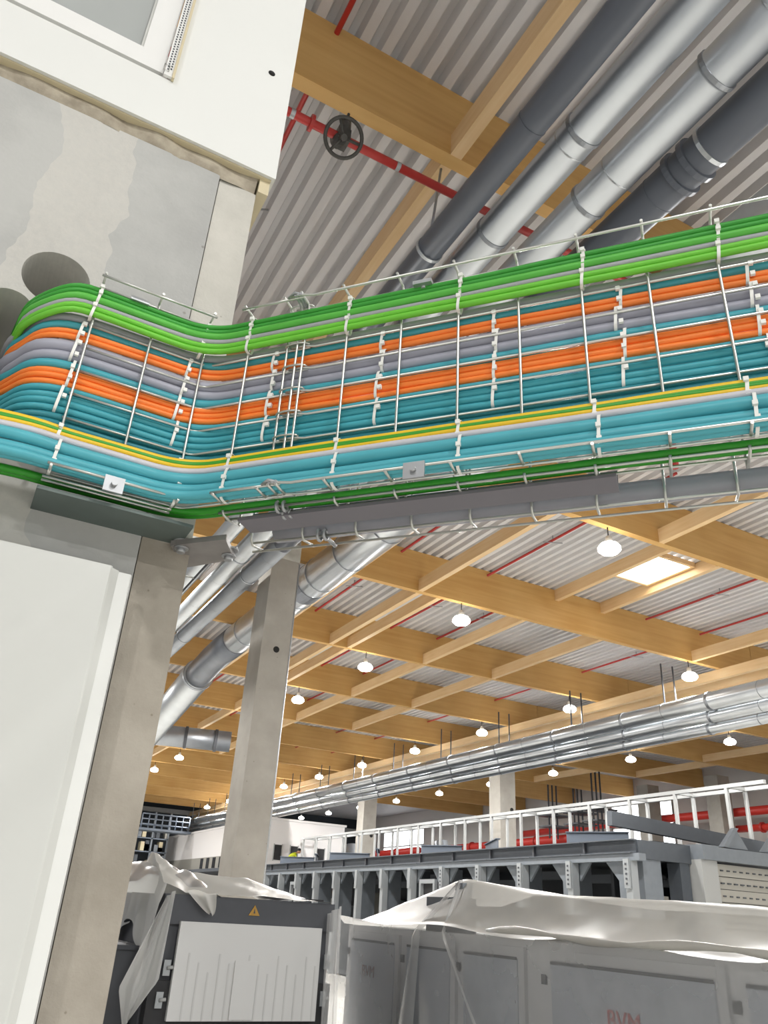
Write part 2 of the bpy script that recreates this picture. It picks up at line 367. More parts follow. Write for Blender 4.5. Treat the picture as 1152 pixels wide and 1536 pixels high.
# ------------------------------------------------------------------ near concrete wall with drilled openings
WY = 1.33
def cut_wall():
    me = mesh(MB().box(-1.4, .193, WY, 1.62, -CAMZ, 1.512), (0, 0, 0), 'concrete')
    o = bpy.data.objects.new('tmp_wall', me); COL.objects.link(o); tmp = [o]
    for cx, cz, r in ((-.066, 1.06, .062), (-.128, .955, .045), (-.10, .90, .075), (-.095, .82, .075), (-.09, .745, .075), (-.145, .845, .06), (-.21, .655, .09)):
        c = bpy.data.objects.new('tmp_cut', mesh(MB().tube([(cx, 1.2, cz), (cx, 1.8, cz)], r, 40), (0, 0, 0), 'concrete')); COL.objects.link(c); tmp.append(c)
        m = o.modifiers.new('b', 'BOOLEAN'); m.operation = 'DIFFERENCE'; m.object = c; m.solver = 'EXACT'
    dg = bpy.context.evaluated_depsgraph_get(); dg.update()
    res = bpy.data.meshes.new_from_object(o.evaluated_get(dg))
    for q in tmp: bpy.data.objects.remove(q)
    res.polygons.foreach_set('use_smooth', [False]*len(res.polygons)); res.materials.clear(); res.materials.append(MATS['concrete'])
    return res
w = bpy.data.objects.new('wall_left', cut_wall()); COL.objects.link(w); w.location = (0, 0, CAMZ); ORG[w.name] = Vector((0, 0, 0))
tag(w, 'grey concrete wall with a pale ground stripe and drilled openings', kind='structure')
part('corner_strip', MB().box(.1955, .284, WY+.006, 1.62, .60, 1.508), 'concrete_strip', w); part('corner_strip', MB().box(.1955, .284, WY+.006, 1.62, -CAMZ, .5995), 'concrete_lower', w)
part('joint', MB().box(.193, .1955, WY+.02, 1.62, -CAMZ, 1.51), 'mortar', w)
mb = MB().grid(lambda a, b: Vector((-1.4+1.68*a, WY+.004+.006*math.sin(a*61+b*3)*math.sin(a*17)-.006*math.sin(b*math.pi), 1.506+.055*b+.003*math.sin(a*97))), 120, 4)
mb.box(-1.4, .28, WY+.012, 1.6, 1.508, 1.56)
part('mortar_bed', mb, 'mortar', w)
part('board_edge', MB().box(-1.4, .31, 1.318, 1.5, 1.5525, 1.5565).box(.285, .31, 1.325, 1.5, 1.51, 1.5525), 'beige_edge', w)
BYF = 1.31
wu = solo('wall_upper', MB().box(.0385, .3185, BYF, 1.6, 1.557, 3.4).box(-1.4, .0385, BYF, 1.6, 1.557, 1.713).box(-1.4, .0385, BYF, 1.6, 2.9, 3.4), 'white_board', 'smooth white wall board above the concrete', kind='structure', base=(0, 1.4, 1.557))
part('bolt_hole', MB().lathe([(.009, -.003), (.009, .0012)], n=16), 'dark_hole', wu)
h = wu.children[-1]
for v in h.data.vertices: v.co = Vector((.262+v.co.x, BYF-.0005+(v.co.z-0)*.0, 1.917+v.co.y)) - Vector((0, 0, 0)) if False else v.co
h.data.transform(Matrix.Translation(Vector((.262, BYF-1.4, 1.917-1.557))) @ Matrix.Rotation(math.pi/2, 4, 'X') @ Matrix.Translation(Vector((0, 1.4, 1.557))) )
# window in the board
wn = thing('window_1', 'white window frame with grey glass set in the white board', None, (-.2, 1.36, 1.713), kind='structure')
part('sill', MB().box(-1.3, .036, 1.325, 1.375, 1.7135, 1.7165), 'white_board', wn)
def fr(x0, x1, z0, z1, y0=1.345, y1=1.40): return MB().box(x0, x1, y0, y1, z0, z1)
part('sash', fr(-1.3, .014, 1.733, 1.79, 1.316, 1.38), 'white_frame', wn)
part('sash', fr(-.043, .014, 1.79, 2.9, 1.316, 1.38), 'white_frame', wn)
part('glazing_bead', MB().box(-1.3, -.043, 1.322, 1.35, 1.79, 1.796).box(-.049, -.043, 1.322, 1.35, 1.796, 2.9), 'white_panel', wn)
part('shadow_gap', MB().box(-1.3, .012, 1.34, 1.40, 1.7166, 1.733), 'dark_hole', wn)
part('pane', MB().box(-1.3, -.049, 1.33, 1.336, 1.796, 2.9), 'glass_grey', wn)
part('corner_bead', MB().box(.0155, .034, 1.302, 1.3095, 1.716, 2.9), 'white_frame', wn)
part('corner_bead_edge', MB().box(.034, .040, 1.298, 1.3095, 1.712, 2.9), 'beige_edge', wn)
mb = MB()
for k in range(62):
    for xx in (.0215, .0285): mb.box(xx-.0017, xx+.0017, 1.3008, 1.3022, 1.735+k*.0095+(.0047 if xx > .025 else 0), 1.739+k*.0095+(.0047 if xx > .025 else 0))
part('perforation', mb, 'interior_mid', wn, kind='stuff')
part('corner_clip', MB().tube([(.012, 1.30, 1.728), (.012, 1.30, 1.748), (.024, 1.30, 1.748), (.024, 1.30, 1.728)], .001, 6, closed=True), 'zinc_wire', wn)
# white rebated panel standing in front of the lower wall
t = thing('white_panel', 'tall smooth white panel with a stepped right edge before the concrete wall', 'panel', (-.4, 1.29, -CAMZ))
part('leaf', MB().prism([(-1.3, 1.27), (.147, 1.27), (.150, 1.2725), (.150, 1.279), (-1.3, 1.279)], 'z', -CAMZ, .488), 'white_panel', t)
part('rebate', MB().prism([(-1.3, 1.2795), (.150, 1.2795), (.163, 1.288), (-1.3, 1.288)], 'z', -CAMZ, .4885), 'white_panel', t)
part('edge_profile', MB().prism([(-1.3, 1.2885), (.183, 1.2885), (.185, 1.291), (.185, 1.3), (-1.3, 1.3)], 'z', -CAMZ, .487), 'white_board', t)

# ------------------------------------------------------------------ wire mesh cable trays
TH = math.radians(48); N2 = Vector((math.sin(TH), math.cos(TH), 0)); T2 = Vector((math.cos(TH), -math.sin(TH), 0))
Y1 = 1.25; C2 = 1.012
def s2(t_, c, z): v = N2*c + T2*t_; return Vector((v.x, v.y, z))
def corner(d):                                        # plan intersection of both runs, both offset by d (positive = away from viewer)
    y = Y1+d; return Vector(((C2+d-N2.y*y)/N2.x, y, 0))
def run(d, z, x0, t1, rad=.03, n=6, zl=None):         # wire or cable line along run 1 from x0, round the bend, along run 2 to t1
    k = corner(d); dirs = Vector((1, 0, 0)); a = k-dirs*rad; b = k+T2*rad; pts = [Vector((x0, Y1+d, z))]
    for i in range(n+1):
        q = i/n; p = a*(1-q)**2 + k*2*q*(1-q) + b*q*q; pts.append(Vector((p.x, p.y, z)))
    e = s2(t1, C2+d, z); pts.append(e); return pts
WZ = [.612, .671, .721, .771, .821, .871, .921, .971, 1.012]; WR = .0024; FD = .037
tA = thing('mesh_tray', 'bent wire mesh cable tray fixed to the concrete wall, left of the joint', 'cable tray', (.2, 1.25, .6), 'wire mesh trays')
TJ = -.575
for z in WZ: part('long_wire', MB().tube(run(0, z, .012, TJ+.02, .012, 4), WR, 8), 'zinc_wire', tA)
def rung1(x, d0=0): return [(x, Y1-FD, 1.012), (x, Y1+WR*2-.004, 1.012), (x, Y1+WR*2-.004+.0, .95), (x, Y1-.004, .612), (x, Y1-FD, .612)]
def rungp(p, dirv):                                   # U-shaped cross wire at plan point p on the base plane; dirv points to the viewer
    o = p-dirv*.0048
    return [p+dirv*FD+Vector((0, 0, 1.016)), p+dirv*.006+Vector((0, 0, 1.016)), o+dirv*.0+Vector((0, 0, 1.010)), o+Vector((0, 0, .614)), p+dirv*.006+Vector((0, 0, .608)), p+dirv*FD+Vector((0, 0, .608))]
def front(p, dirv):                                   # cross wires lie on the viewer's side of the long wires
    q = p+dirv*.0048
    return [q+dirv*FD+Vector((0, 0, 1.016)), q+dirv*.004+Vector((0, 0, 1.016)), q+Vector((0, 0, 1.011)), q+Vector((0, 0, .613)), q+dirv*.004+Vector((0, 0, .608)), q+dirv*FD+Vector((0, 0, .608))]
V1 = Vector((0, -1, 0)); V2 = -N2
for x in (.016, .121, .222): part('cross_wire', MB().tube(front(Vector((x, Y1, 0)), V1), WR, 8), 'zinc_wire', tA)
for t_ in (-.683, -.60): part('cross_wire', MB().tube(front(s2(t_, C2, 0), V2), WR, 8), 'zinc_wire', tA)
for z in (1.0115, .6125): part('flange_wire', MB().tube([(.010, Y1-FD, z), (.228, Y1-FD, z)], WR, 8), 'zinc_wire', tA)
for z in (1.0115, .6125): part('flange_wire', MB().tube([s2(-.69, C2-FD, z), s2(TJ+.015, C2-FD, z)], WR, 8), 'zinc_wire', tA)
part('clamp_plate', MB().obox((.085, Y1-.012, .998), ((1, 0, 0), (0, 1, 0), (0, 0, 1)), (.017, .012, .004)).tube([(.085, Y1-.012, .99), (.085, Y1-.012, 1.006)], .004, 10), 'zinc_plate', tA)
part('clamp_plate', MB().obox((.115, Y1-FD-.005, .602), ((1, 0, 0), (0, 1, 0), (0, 0, 1)), (.016, .002, .014)).tube([(.115, Y1-FD-.014, .602), (.115, Y1-FD, .602)], .005, 10), 'zinc_plate', tA)
tB = thing('mesh_tray', 'long straight wire mesh cable tray running right from the joint', 'cable tray', tuple(s2(0, C2, .6)), 'wire mesh trays')
TEND = .72
for z in WZ:
    a = s2(TJ-.015, C2-.006, z); part('long_wire', MB().tube([a, s2(TJ+.01, C2-.006, z), s2(TJ+.03, C2, z), s2(TEND, C2, z)], WR, 8), 'zinc_wire', tB)
for z in (1.0115, .6125):
    part('flange_wire', MB().tube([s2(TJ-.012, C2-FD-.006, z), s2(TJ+.012, C2-FD-.006, z), s2(TJ+.034, C2-FD, z), s2(TEND, C2-FD, z)], WR, 8), 'zinc_wire', tB)
RUNGS = [-.481+.1037*k for k in range(12)]
for t_ in [TJ-.002, TJ+.012]+RUNGS: part('cross_wire', MB().tube(front(s2(t_, C2 if t_ > TJ+.02 else C2-.005, 0), V2), WR, 8), 'zinc_wire', tB)
for z in WZ:                                          # hooked loops of the joint
    c = s2(TJ-.005, C2-.004, z); pts = [c+T2*(.024*math.cos(a))+V2*(.009*math.sin(a))+Vector((0, 0, .004)) for a in [2*math.pi*k/14 for k in range(14)]]
    part('joint_loop', MB().tube(pts, .0019, 6, closed=True), 'zinc_wire', tB)
for z in (1.0115, .6125):
    m2 = MB()
    for k, dt in enumerate((-.006, .0, .006)):
        m2.tube([s2(TJ+dt, C2-.002, z), s2(TJ+dt+.003, C2-FD/2, z+.005), s2(TJ+dt+.006, C2-FD-.01, z)], .0028, 6)
    m2.tube([s2(TJ-.016, C2-FD-.004, z), s2(TJ, C2-FD-.012, z+.003), s2(TJ+.016, C2-FD-.004, z)], .0026, 6)
    part('joint_hook', m2, 'zinc_plate', tB)
for t_, z, fl in ((-.33, .602, 1), (-.335, .998, 0)):
    m2 = MB().obox(s2(t_, C2-FD-.005 if fl else C2-.016, z), (T2, V2, (0, 0, 1)), (.017, .002 if fl else .012, .014 if fl else .004))
    p = s2(t_, C2-FD-.008 if fl else C2-.016, z); m2.tube([p-V2*.004, p+V2*.006] if fl else [p-Vector((0, 0, .008)), p+Vector((0, 0, .008))], .005, 10)
    part('clamp_plate', m2, 'zinc_plate', tB)
# rear tray behind the first one: its lower lip shows below
tC = thing('mesh_tray', 'rear wire mesh tray whose lower lip carries the dark green cables', 'cable tray', tuple(s2(0, 1.04, .6)), 'wire mesh trays')
for d, z in ((.012, .600), (.036, .599)):
    part('long_wire', MB().tube([Vector((.008, Y1+d*.5-.02, z-.002)), Vector((.218, Y1+d*.5-.02, z-.002))], WR, 8), 'zinc_wire', tC)
    part('long_wire', MB().tube([s2(-.70, C2+d, z), s2(TEND, C2+d, z)], WR, 8), 'zinc_wire', tC)
for t_ in [-.69+.1037*k for k in range(14)]:
    part('cross_wire', MB().tube([s2(t_, C2+.008, .603), s2(t_, C2+.012, .5965), s2(t_, C2+.036, .5955), s2(t_, C2+.066, .60), s2(t_, C2+.068, .98)], WR, 8), 'zinc_wire', tC)
for z in (.7, .8, .9): part('long_wire', MB().tube([s2(-.6, C2+.073, z), s2(TEND, C2+.073, z)], WR, 6), 'zinc_wire', tC)
for tt, cc in ((-.585, .012), (-.585, .036)): part('joint_hook', MB().ring(s2(tt, C2+cc, .598), T2, .009, .0028, 14, 6).ring(s2(tt+.012, C2+cc, .598), T2, .008, .0028, 14, 6), 'zinc_plate', tC)
tD = thing('mesh_tray', 'lowest wire mesh tray carrying the thick grey conduit', 'cable tray', tuple(s2(0, 1.16, .6)), 'wire mesh trays')
for c, z in ((1.148, .6), (1.186, .601)):
    part('long_wire', MB().tube([s2(-.70 if c < 1.16 else -.72, c, z), s2(TEND, c, z)], WR, 8), 'zinc_wire', tD)
for t_ in [-.70+.1037*k for k in range(14)]:
    part('cross_wire', MB().tube([s2(t_, 1.187, .604), s2(t_, 1.15, .596), s2(t_, 1.142, .604), s2(t_, 1.139, .63), s2(t_, 1.139, .8)], WR, 8), 'zinc_wire', tD)
part('joint_hook', MB().ring(s2(-.565, 1.149, .602), T2, .010, .003, 14, 6).ring(s2(-.553, 1.149, .602), T2, .009, .003, 14, 6).tube([s2(-.56, 1.148, .606), s2(-.55, 1.19, .598)], .004, 8), 'zinc_plate', tD)
tE = thing('mesh_tray', 'distant wire tray seen as a small ladder beside the wall edge', 'cable tray', (.9, 4, 1.6), 'wire mesh trays')
for x in (.915, .76): part('long_wire', MB().tube([(x, 3.73, 1.6), (x, 6.5, 1.6)], .006, 8), 'machine_dark', tE)
for k in range(8): part('cross_wire', MB().tube([(.70, 3.74+.325*k, 1.6), (.915, 3.74+.325*k, 1.6)], .006, 8), 'zinc_wire', tE)

# ------------------------------------------------------------------ cables
def wob(seed):
    rr = random.Random(seed); ph = [rr.uniform(0, 6.28) for _ in range(4)]
    return lambda s: math.sin(s*9+ph[0])*.6+math.sin(s*21+ph[1])*.4, lambda s: math.sin(s*8+ph[2])*.6+math.sin(s*17+ph[3])*.4
def cable_path(d, z, seed, mode, amp=.0012, zl=0):
    """mode 'in': the left end turns into the wall opening; 'out': it leaves farther left at the lower opening"""
    a, b = wob(seed); pts = []
    rr = random.Random(seed+50); j = rr.uniform(-.012, .012)
    if mode == 'in':
        ctrl = [(-.112+j*.4, 1.60), (-.110+j*.4, 1.45), (-.103+j*.3, 1.375), (-.088+d*.4, 1.325+d*.5), (-.058, 1.278+d*.8), (-.02, Y1+d+.006)]
    else:
        ctrl = [(-.26, 1.6), (-.255, 1.42), (-.235, 1.315), (-.18, Y1+d+.012), (-.10, Y1+d-.002), (-.03, Y1+d-.003)]
    base = [Vector((x, y, z+zl*(1-i/5.)) ) for i, (x, y) in enumerate(ctrl)]
    rr2 = run(d, z, .03, TEND, .06, 8)
    line = base + [Vector((.03, Y1+d, z)), Vector((.10, Y1+d, z))] + rr2[1:-1]
    k = 0.0
    e0 = rr2[-2]; e1 = rr2[-1]; L = (e1-e0).length; n = 26
    line += [e0+(e1-e0)*((i+1)/n) for i in range(n)]
    # Catmull-Rom through the points
    P = [line[0]]+line+[line[-1]]; out = []
    for i in range(1, len(P)-2):
        for q in range(3 if i < 16 else 1):
            u = q/(3 if i < 16 else 1); p0, p1, p2, p3 = P[i-1], P[i], P[i+1], P[i+2]
            out.append(.5*((2*p1)+(p2-p0)*u+(2*p0-5*p1+4*p2-p3)*u*u+(3*p1-p0-3*p2+p3)*u**3))
    out.append(P[-2]); s = 0; res = []
    for i, p in enumerate(out):
        if i: s += (p-out[i-1]).length
        res.append(p+Vector((0, 0, a(s)*amp)))
    return res
NC = 0
def cable(z, r, mat, label, group, front_, mode, zl=0, amp=.0012, dd=0):
    global NC; NC += 1
    d = (-.005-r-.003 if front_ else .005+r)+dd
    o = solo('cable', MB().tube(cable_path(d, z, NC, mode, amp, zl), r, 10), mat, label, 'cable', group, base=(.3, 1.2, z))
    return o
G1 = 'green bundle along the top of the tray'
cable(.9935, .0056, 'cable_dark_green', 'dark green cable lying topmost in the upper green bundle', G1, 1, 'in', -.05)
cable(.9827, .0056, 'cable_dark_green', 'dark green cable second from the top of the upper bundle', G1, 1, 'in', -.05)
cable(.9705, .0072, 'cable_green', 'thicker mid-green cable in the middle of the upper bundle', G1, 1, 'in', -.05)
cable(.9585, .0062, 'cable_grey', 'grey cable between the mid-green and lime cables of the upper bundle', G1, 1, 'in', -.05, dd=.002)
cable(.9485, .0058, 'cable_lime', 'upper lime green cable at the bottom of the upper bundle', G1, 1, 'in', -.05)
cable(.9375, .0058, 'cable_lime', 'lowest lime green cable of the upper bundle', G1, 1, 'in', -.05)
G2 = 'cables behind the mesh of the tray'
def pack(z, dia, mat, lab, zl=-.02, amp=.0016): cable(z, dia/2-.0002, mat, lab, G2, 0, 'in', zl, amp)
pack(.938, .019, 'cable_grey', 'grey cable half hidden behind the upper green bundle', -.03)
pack(.921, .0175, 'cable_teal', 'single teal cable just under the top grey one', -.03)
pack(.9055, .0115, 'cable_orange', 'upper cable of the top orange pair behind the mesh', -.025)
pack(.8945, .0115, 'cable_orange', 'lower cable of the top orange pair behind the mesh', -.02)
pack(.8755, .0265, 'cable_blue_grey', 'thickest grey cable in the middle behind the mesh', -.015)
pack(.8530, .0195, 'cable_blue_grey', 'thinner grey cable right below the thickest one', -.015)
pack(.8335, .0195, 'cable_teal', 'lone teal cable between grey and orange cables', -.015)
for i, z in enumerate((.8175, .8055, .7935)): pack(z, .0122, 'cable_orange', '%s orange cable of the lower orange trio' % ('top', 'middle', 'bottom')[i], -.01)
for i, z in enumerate((.7802, .7668, .7534, .740)): pack(z, .0135, 'cable_teal', 'teal cable behind the mesh, %s below the orange trio' % ORD[i], -.015)
for i, z in enumerate((.7260, .7115, .697)): pack(z, .0148, 'cable_teal_dark', 'dark teal cable at the bottom behind the mesh, %s from the top' % ORD[i], -.02)
G3 = 'bundle along the bottom of the tray'
yc = cable(.690, .0058, 'cable_yellow', 'upper yellow and green striped earth cable over the aqua bundle', G3, 1, 'out', -.03)
yd = cable(.6795, .0058, 'cable_yellow', 'lower yellow earth cable over the aqua bundle', G3, 1, 'out', -.03)
for q, dz, dyy in ((yc, -.0035, -.0018), (yd, .0048, -.0012)):   # green stripe of the earth cables
    pts = cable_path((-.005-.0058-.003)-.0030, q.location.z-CAMZ+dz, {yc: NC-1, yd: NC}[q], 'out', .0012, -.03)
    part('green_stripe', MB().tube(pts, .0034, 8), 'stripe_green', q)
cable(.6690, .0062, 'cable_light_grey', 'pale grey cable between the earth cables and the aqua cables', G3, 1, 'out', -.03, dd=-.004)
for i, (z, r, dd) in enumerate(((.6525, .0106, 0), (.6312, .0102, 0), (.6135+.003, .0080, -.012), (.619, .0085, .004))):
    cable(z, r, 'cable_aqua', ('uppermost thick aqua cable of the bottom bundle', 'second thick aqua cable of the bottom bundle', 'lowest aqua cable resting on the front lip of the tray', 'aqua cable tucked behind the lowest one on the tray lip')[i], G3, 1, 'out', -.025, dd=dd)
for i, d in enumerate((.015, .030)):
    cable(.6085+.001*i, .0065, 'cable_bottom_green', ('front', 'rear')[i]+' dark green cable on the lower lip of the rear tray', 'dark green cables under the tray', 0, 'out', -.02, dd=d-.0115)
solo('conduit', MB().tube([s2(-.66+.07*k, 1.163, .624) for k in range(21)], .0195, 16), 'conduit_grey', 'thick grey conduit lying in the lowest wire tray', 'conduit', base=tuple(s2(0, 1.163, .604)))
# trunking, plate and bracket under the trays
tr = thing('trunking', 'dark grey steel angle trunking under the trays', 'trunking', tuple(s2(-.3, 1.08, .59)))
mid = -.355; hl = .315
part('base_flange', MB().obox(s2(mid, 1.065, .5912), (T2, N2, (0, 0, 1)), (hl, .0245, .0015)), 'trunking_grey', tr)
part('front_lip', MB().obox(s2(mid, 1.0405, .5925), (T2, N2, (0, 0, 1)), (hl, .0012, .003)), 'trunking_grey', tr)
part('rear_web', MB().obox(s2(mid, 1.0875, .609), (T2, N2, (0, 0, 1)), (hl, .002, .0165)), 'trunking_grey', tr)
solo('ledge_plate', MB().box(.005, .262, 1.243, 1.33, .578, .584), 'plate_green_grey', 'dark grey-green ledge plate on the wall under the bent tray', 'plate')
br = thing('bracket', 'flat galvanised bracket plate with bolts at the wall corner', 'bracket', (.30, 1.31, .57))
part('plate', MB().add([(.242, 1.312, .566), (.318, 1.228, .566), (.36, 1.305, .566), (.292, 1.40, .566), (.242, 1.312, .576), (.318, 1.228, .576), (.36, 1.305, .576), (.292, 1.40, .576)],
     [(0, 1, 2, 3), (4, 7, 6, 5), (0, 4, 5, 1), (1, 5, 6, 2), (2, 6, 7, 3), (3, 7, 4, 0)]), 'bracket_steel', br)
for bx, by in ((.345, 1.292), (.262, 1.31)):
    b0 = part('bolt', MB().tube([(bx, by, .556), (bx, by, .566)], .008, 6), 'zinc_plate', br); part('washer', MB().tube([(bx, by, .5635), (bx, by, .566)], .013, 18).tube([(bx, by, .576), (bx, by, .5785)], .016, 18), 'zinc_plate', b0)

# ------------------------------------------------------------------ cable ties
def tie(p, along, toward, z0, z1, depth, off, label, group, heads):
    """a nylon strap looped round a bundle spanning z0..z1; p on the mesh plane, toward = outward normal of the bundle side"""
    t = thing('cable_tie', label, 'cable tie', (p.x, p.y, z0), group)
    zc = (z0+z1)/2; hz = (z1-z0)/2; n = 20; P_ = []
    for k in range(n):
        a = 2*math.pi*k/n; ca, sa = math.cos(a), math.sin(a)
        u = math.copysign(abs(ca)**.45, ca)*depth/2; v = math.copysign(abs(sa)**.55, sa)*hz
        P_.append(p+toward*(off+depth/2+u)+Vector((0, 0, zc+v))+along*(.004*v/hz*.5))
    mb = MB(); vs = []; fs = []
    for q in P_: vs += [q-along*.0024, q+along*.0024]
    for k in range(n): j = (k+1) % n; fs.append((2*k, 2*k+1, 2*j+1, 2*j))
    mb.add(vs, fs, True); cen = p+toward*(off+depth/2)+Vector((0, 0, zc)); vs2 = [v+(v-cen).normalized()*.0009 for v in vs]
    mb.add(vs2, fs, True); mb.add(vs+vs2, [(2*k, 2*((k+1) % n), 2*((k+1) % n)+2*n, 2*k+2*n) for k in range(n)]+[(2*k+1, 2*k+1+2*n, 2*((k+1) % n)+1+2*n, 2*((k+1) % n)+1) for k in range(n)])
    part('strap', mb, 'nylon_white', t)
    for hzv in heads:
        c = p+toward*(off+depth+.001)+Vector((0, 0, hzv))
        part('head', MB().obox(c, (along, toward, (0, 0, 1)), (.0036, .0028, .0034)), 'nylon_white', t)
spots = [(Vector((.012, Y1, 0)), Vector((1, 0, 0)), V1), (Vector((.214, Y1, 0)), Vector((1, 0, 0)), V1)] + [(s2(q, C2, 0), T2, V2) for q in (-.679, -.477, -.270, -.0625, .1445, .352)]
for i, (p, al, tw) in enumerate(spots):
    tie(p, al, tw, .928, .964, .022, -.002, 'white tie round the lime cables of the upper bundle, %s from the left' % ORD[i], 'ties on the upper bundle', (.954,))
    tie(p+al*.004, al, tw, .963, 1.003, .024, -.002, 'white tie round the dark green cables of the upper bundle, %s from the left' % ORD[i], 'ties on the upper bundle', (.998, .983))
    tie(p+al*.002, al, tw, .662, .699, .022, -.002, 'white tie round the yellow earth cables, %s from the left' % ORD[i], 'ties on the bottom bundle', (.693, .670))
    tie(p+al*.006, al, tw, .606, .667, .032, -.002, 'white tie round the aqua cables of the bottom bundle, %s from the left' % ORD[i], 'ties on the bottom bundle', (.645, .622))
psp = [(Vector((.004, Y1, 0)), Vector((1, 0, 0)), V1), (Vector((.20, Y1, 0)), Vector((1, 0, 0)), V1)] + [(s2(q, C2, 0), T2, V2) for q in (-.625, -.415, -.215, -.012, .185, .39)]
for i, (p, al, tw) in enumerate(psp):
    for z0, z1, hs, wh in ((.888, .931, (.921, .9), 'teal and top orange'), (.842, .890, (.879, .853), 'thick grey'), (.787, .844, (.826, .804), 'orange trio'), (.732, .788, (.763,), 'lower teal')):
        tie(p+al*random.uniform(-.006, .006), al, -tw, z0, z1, .036 if z0 < .86 or z0 > .9 else .042, .001, 'pale tie on the %s cables behind the mesh, %s from the left' % (wh, ORD[i]), 'ties behind the mesh', ())
        t = [o for o in COL.objects if o.name.startswith('cable_tie') and o.type == 'EMPTY'][-1]
        for hv in hs: part('head', MB().obox(p+tw*(-.0005)+al*.002+Vector((0, 0, hv)), (al, tw, (0, 0, 1)), (.0035, .0026, .0036)), 'nylon_white', t)

# ------------------------------------------------------------------ pipes under the roof
def pipe(name, x, z, r, y0, y1, mat, label, rings=(), rods=(), ringmat='galvanised_dull', group='pipes under the roof'):
    t = thing(name, label, 'pipe', (x, (y0+y1)/2, z-r), group)
    part('tube', MB().tube([(x, y0, z), (x, y1, z)], r, 32), mat, t)
    for y in rings:
        c = part('clamp', MB().band((x, y, z), (0, 1, 0), r, .035, .012), ringmat, t)
        if y in rods: part('hanger_rod', MB().tube([(x, y, z+r), (x+.24, y+.24, BEAMZ)], .014, 6), 'galvanised_dull', c)
    y = y0+.6
    while y < min(y1, 30):
        part('seam', MB().band((x, y, z), (0, 1, 0), r, .012, .004), mat, t); y += 1.5
    return t
ZP = 5.5
pipe('drain_pipe', 2.65, ZP, .125, -2, 7.2, 'plastic_pipe_dark', 'dark grey plastic pipe, leftmost of the four overhead pipes', (4.62,), (4.62,), ringmat='galvanised_duct')
pipe('duct_pipe', 3.03, ZP, .155, -2, 60, 'galvanised_duct', 'shiny galvanised pipe next to the dark leftmost pipe', (1.55, 2.95, 4.15, 12.5))
pipe('duct_pipe', 3.52, ZP, .165, -2, 60, 'galvanised_duct', 'second shiny galvanised pipe, right of the first one', (2.1, 3.45, 12.4))
tt = pipe('drain_pipe', 3.97, ZP, .17, -2, 11.5, 'plastic_pipe_dark', 'dark grey pipe with a bolted joint, rightmost of the overhead pipes', (2.55,), ringmat='galvanised_duct')
part('joint_flange', MB().band((3.97, 2.86, ZP), (0, 1, 0), .17, .05, .03), 'plastic_pipe_dark', tt); part('joint_flange', MB().band((3.97, 2.7, ZP), (0, 1, 0), .17, .05, .03), 'plastic_pipe_dark', tt)
pipe('duct_pipe', 3.97, ZP, .17, 11.5, 60, 'galvanised_dull', 'dull grey steel pipe passing in front of the concrete column', (13.2, 17.6))
# big duct with elbow right of the column
t = thing('big_duct', 'large galvanised duct passing behind the concrete column and dropping at an elbow', 'duct', (6.0, 14, 6.1), 'pipes under the roof')
part('straight', MB().tube([(6.0, -1, 6.5), (6.0, 20.2, 6.5)], .40, 40), 'galvanised_duct', t)
for y in (9.0, 11.6, 13.2, 14.6, 15.9, 19.3): part('seam', MB().band((6.0, y, 6.5), (0, 1, 0), .40, .02, .012), 'galvanised_dull', t)
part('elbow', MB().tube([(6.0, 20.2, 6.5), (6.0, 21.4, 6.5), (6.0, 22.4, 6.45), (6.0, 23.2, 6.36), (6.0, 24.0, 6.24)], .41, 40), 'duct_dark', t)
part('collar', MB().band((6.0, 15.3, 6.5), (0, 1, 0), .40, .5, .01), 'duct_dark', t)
part('drop', MB().tube([(6.0, 23.7, 6.3), (6.0, 31, 5.15), (6.0, 33, 4.84)], .46, 40), 'galvanised_duct', t)
part('collar', MB().band((6.0, 23.8, 6.285), (0, 1, -.157), .46, .12, .03), 'galvanised_dull', t)
# grey cross duct far behind
t = thing('cross_duct', 'short dull grey duct running crosswise beyond the left wall edge', 'duct', (8.8, 33.8, 5.9))
part('tube', MB().tube([(5.5, 34.4, 6.2), (10.2, 33.2, 6.2)], .42, 24), 'galvanised_dull', t)
for x in (8.4, 9.6): part('collar', MB().band((x, 34.4-(x-5.5)*.255, 6.2), (1, -.255, 0), .42, .12, .04), 'machine_dark', t)
# red main with handwheel valve
t = thing('sprinkler_main', 'red sprinkler main crossing under the broad beam', 'pipe', (2.3, 4.49, 6.15))
part('tube', MB().tube([(-3, 4.49, 6.2), (5.4, 4.49, 6.2)], .04, 14), 'red_pipe', t)
for x in (1.32, 1.14, 2.2): part('coupling', MB().band((x, 4.49, 6.2), (1, 0, 0), .04, .04 if x != 1.32 else .03, .004 if x != 1.32 else .035), 'red_pipe' if x == 1.32 else 'zinc_plate', t)
for x in (): part('hanger', MB().box(x, x+.02, 4.46, 4.52, 5.75, 6.9).box(x+.05, x+.07, 4.46, 4.52, 5.75, 6.9), 'galvanised_dull', t)
part('drop_pipe', MB().tube([(5.4, 4.49, 6.24), (5.4, 4.49, 4.0)], .04, 10), 'red_pipe', t)
v = thing('handwheel_valve', 'black cast iron handwheel valve on the red sprinkler main', 'valve', (1.618, 4.3, 6.05))
wc = Vector((1.59, 4.36, 6.04)); wa = Vector((-.05, -.72, -.70)).normalized()
wu_ = (Vector((0, 0, 1))-wa*wa.z).normalized(); wv = wa.cross(wu_)
part('rim', MB().ring(wc, wa, .165, .017, 36, 10), 'valve_iron', v)
part('hub', MB().tube([wc-wa*.03, wc+wa*.03], .03, 14), 'valve_iron', v)
for k in range(3):
    a = 2*math.pi*k/3+.5; part('spoke', MB().tube([wc, wc+(wu_*math.cos(a)+wv*math.sin(a))*.16], .014, 8), 'valve_iron', v)
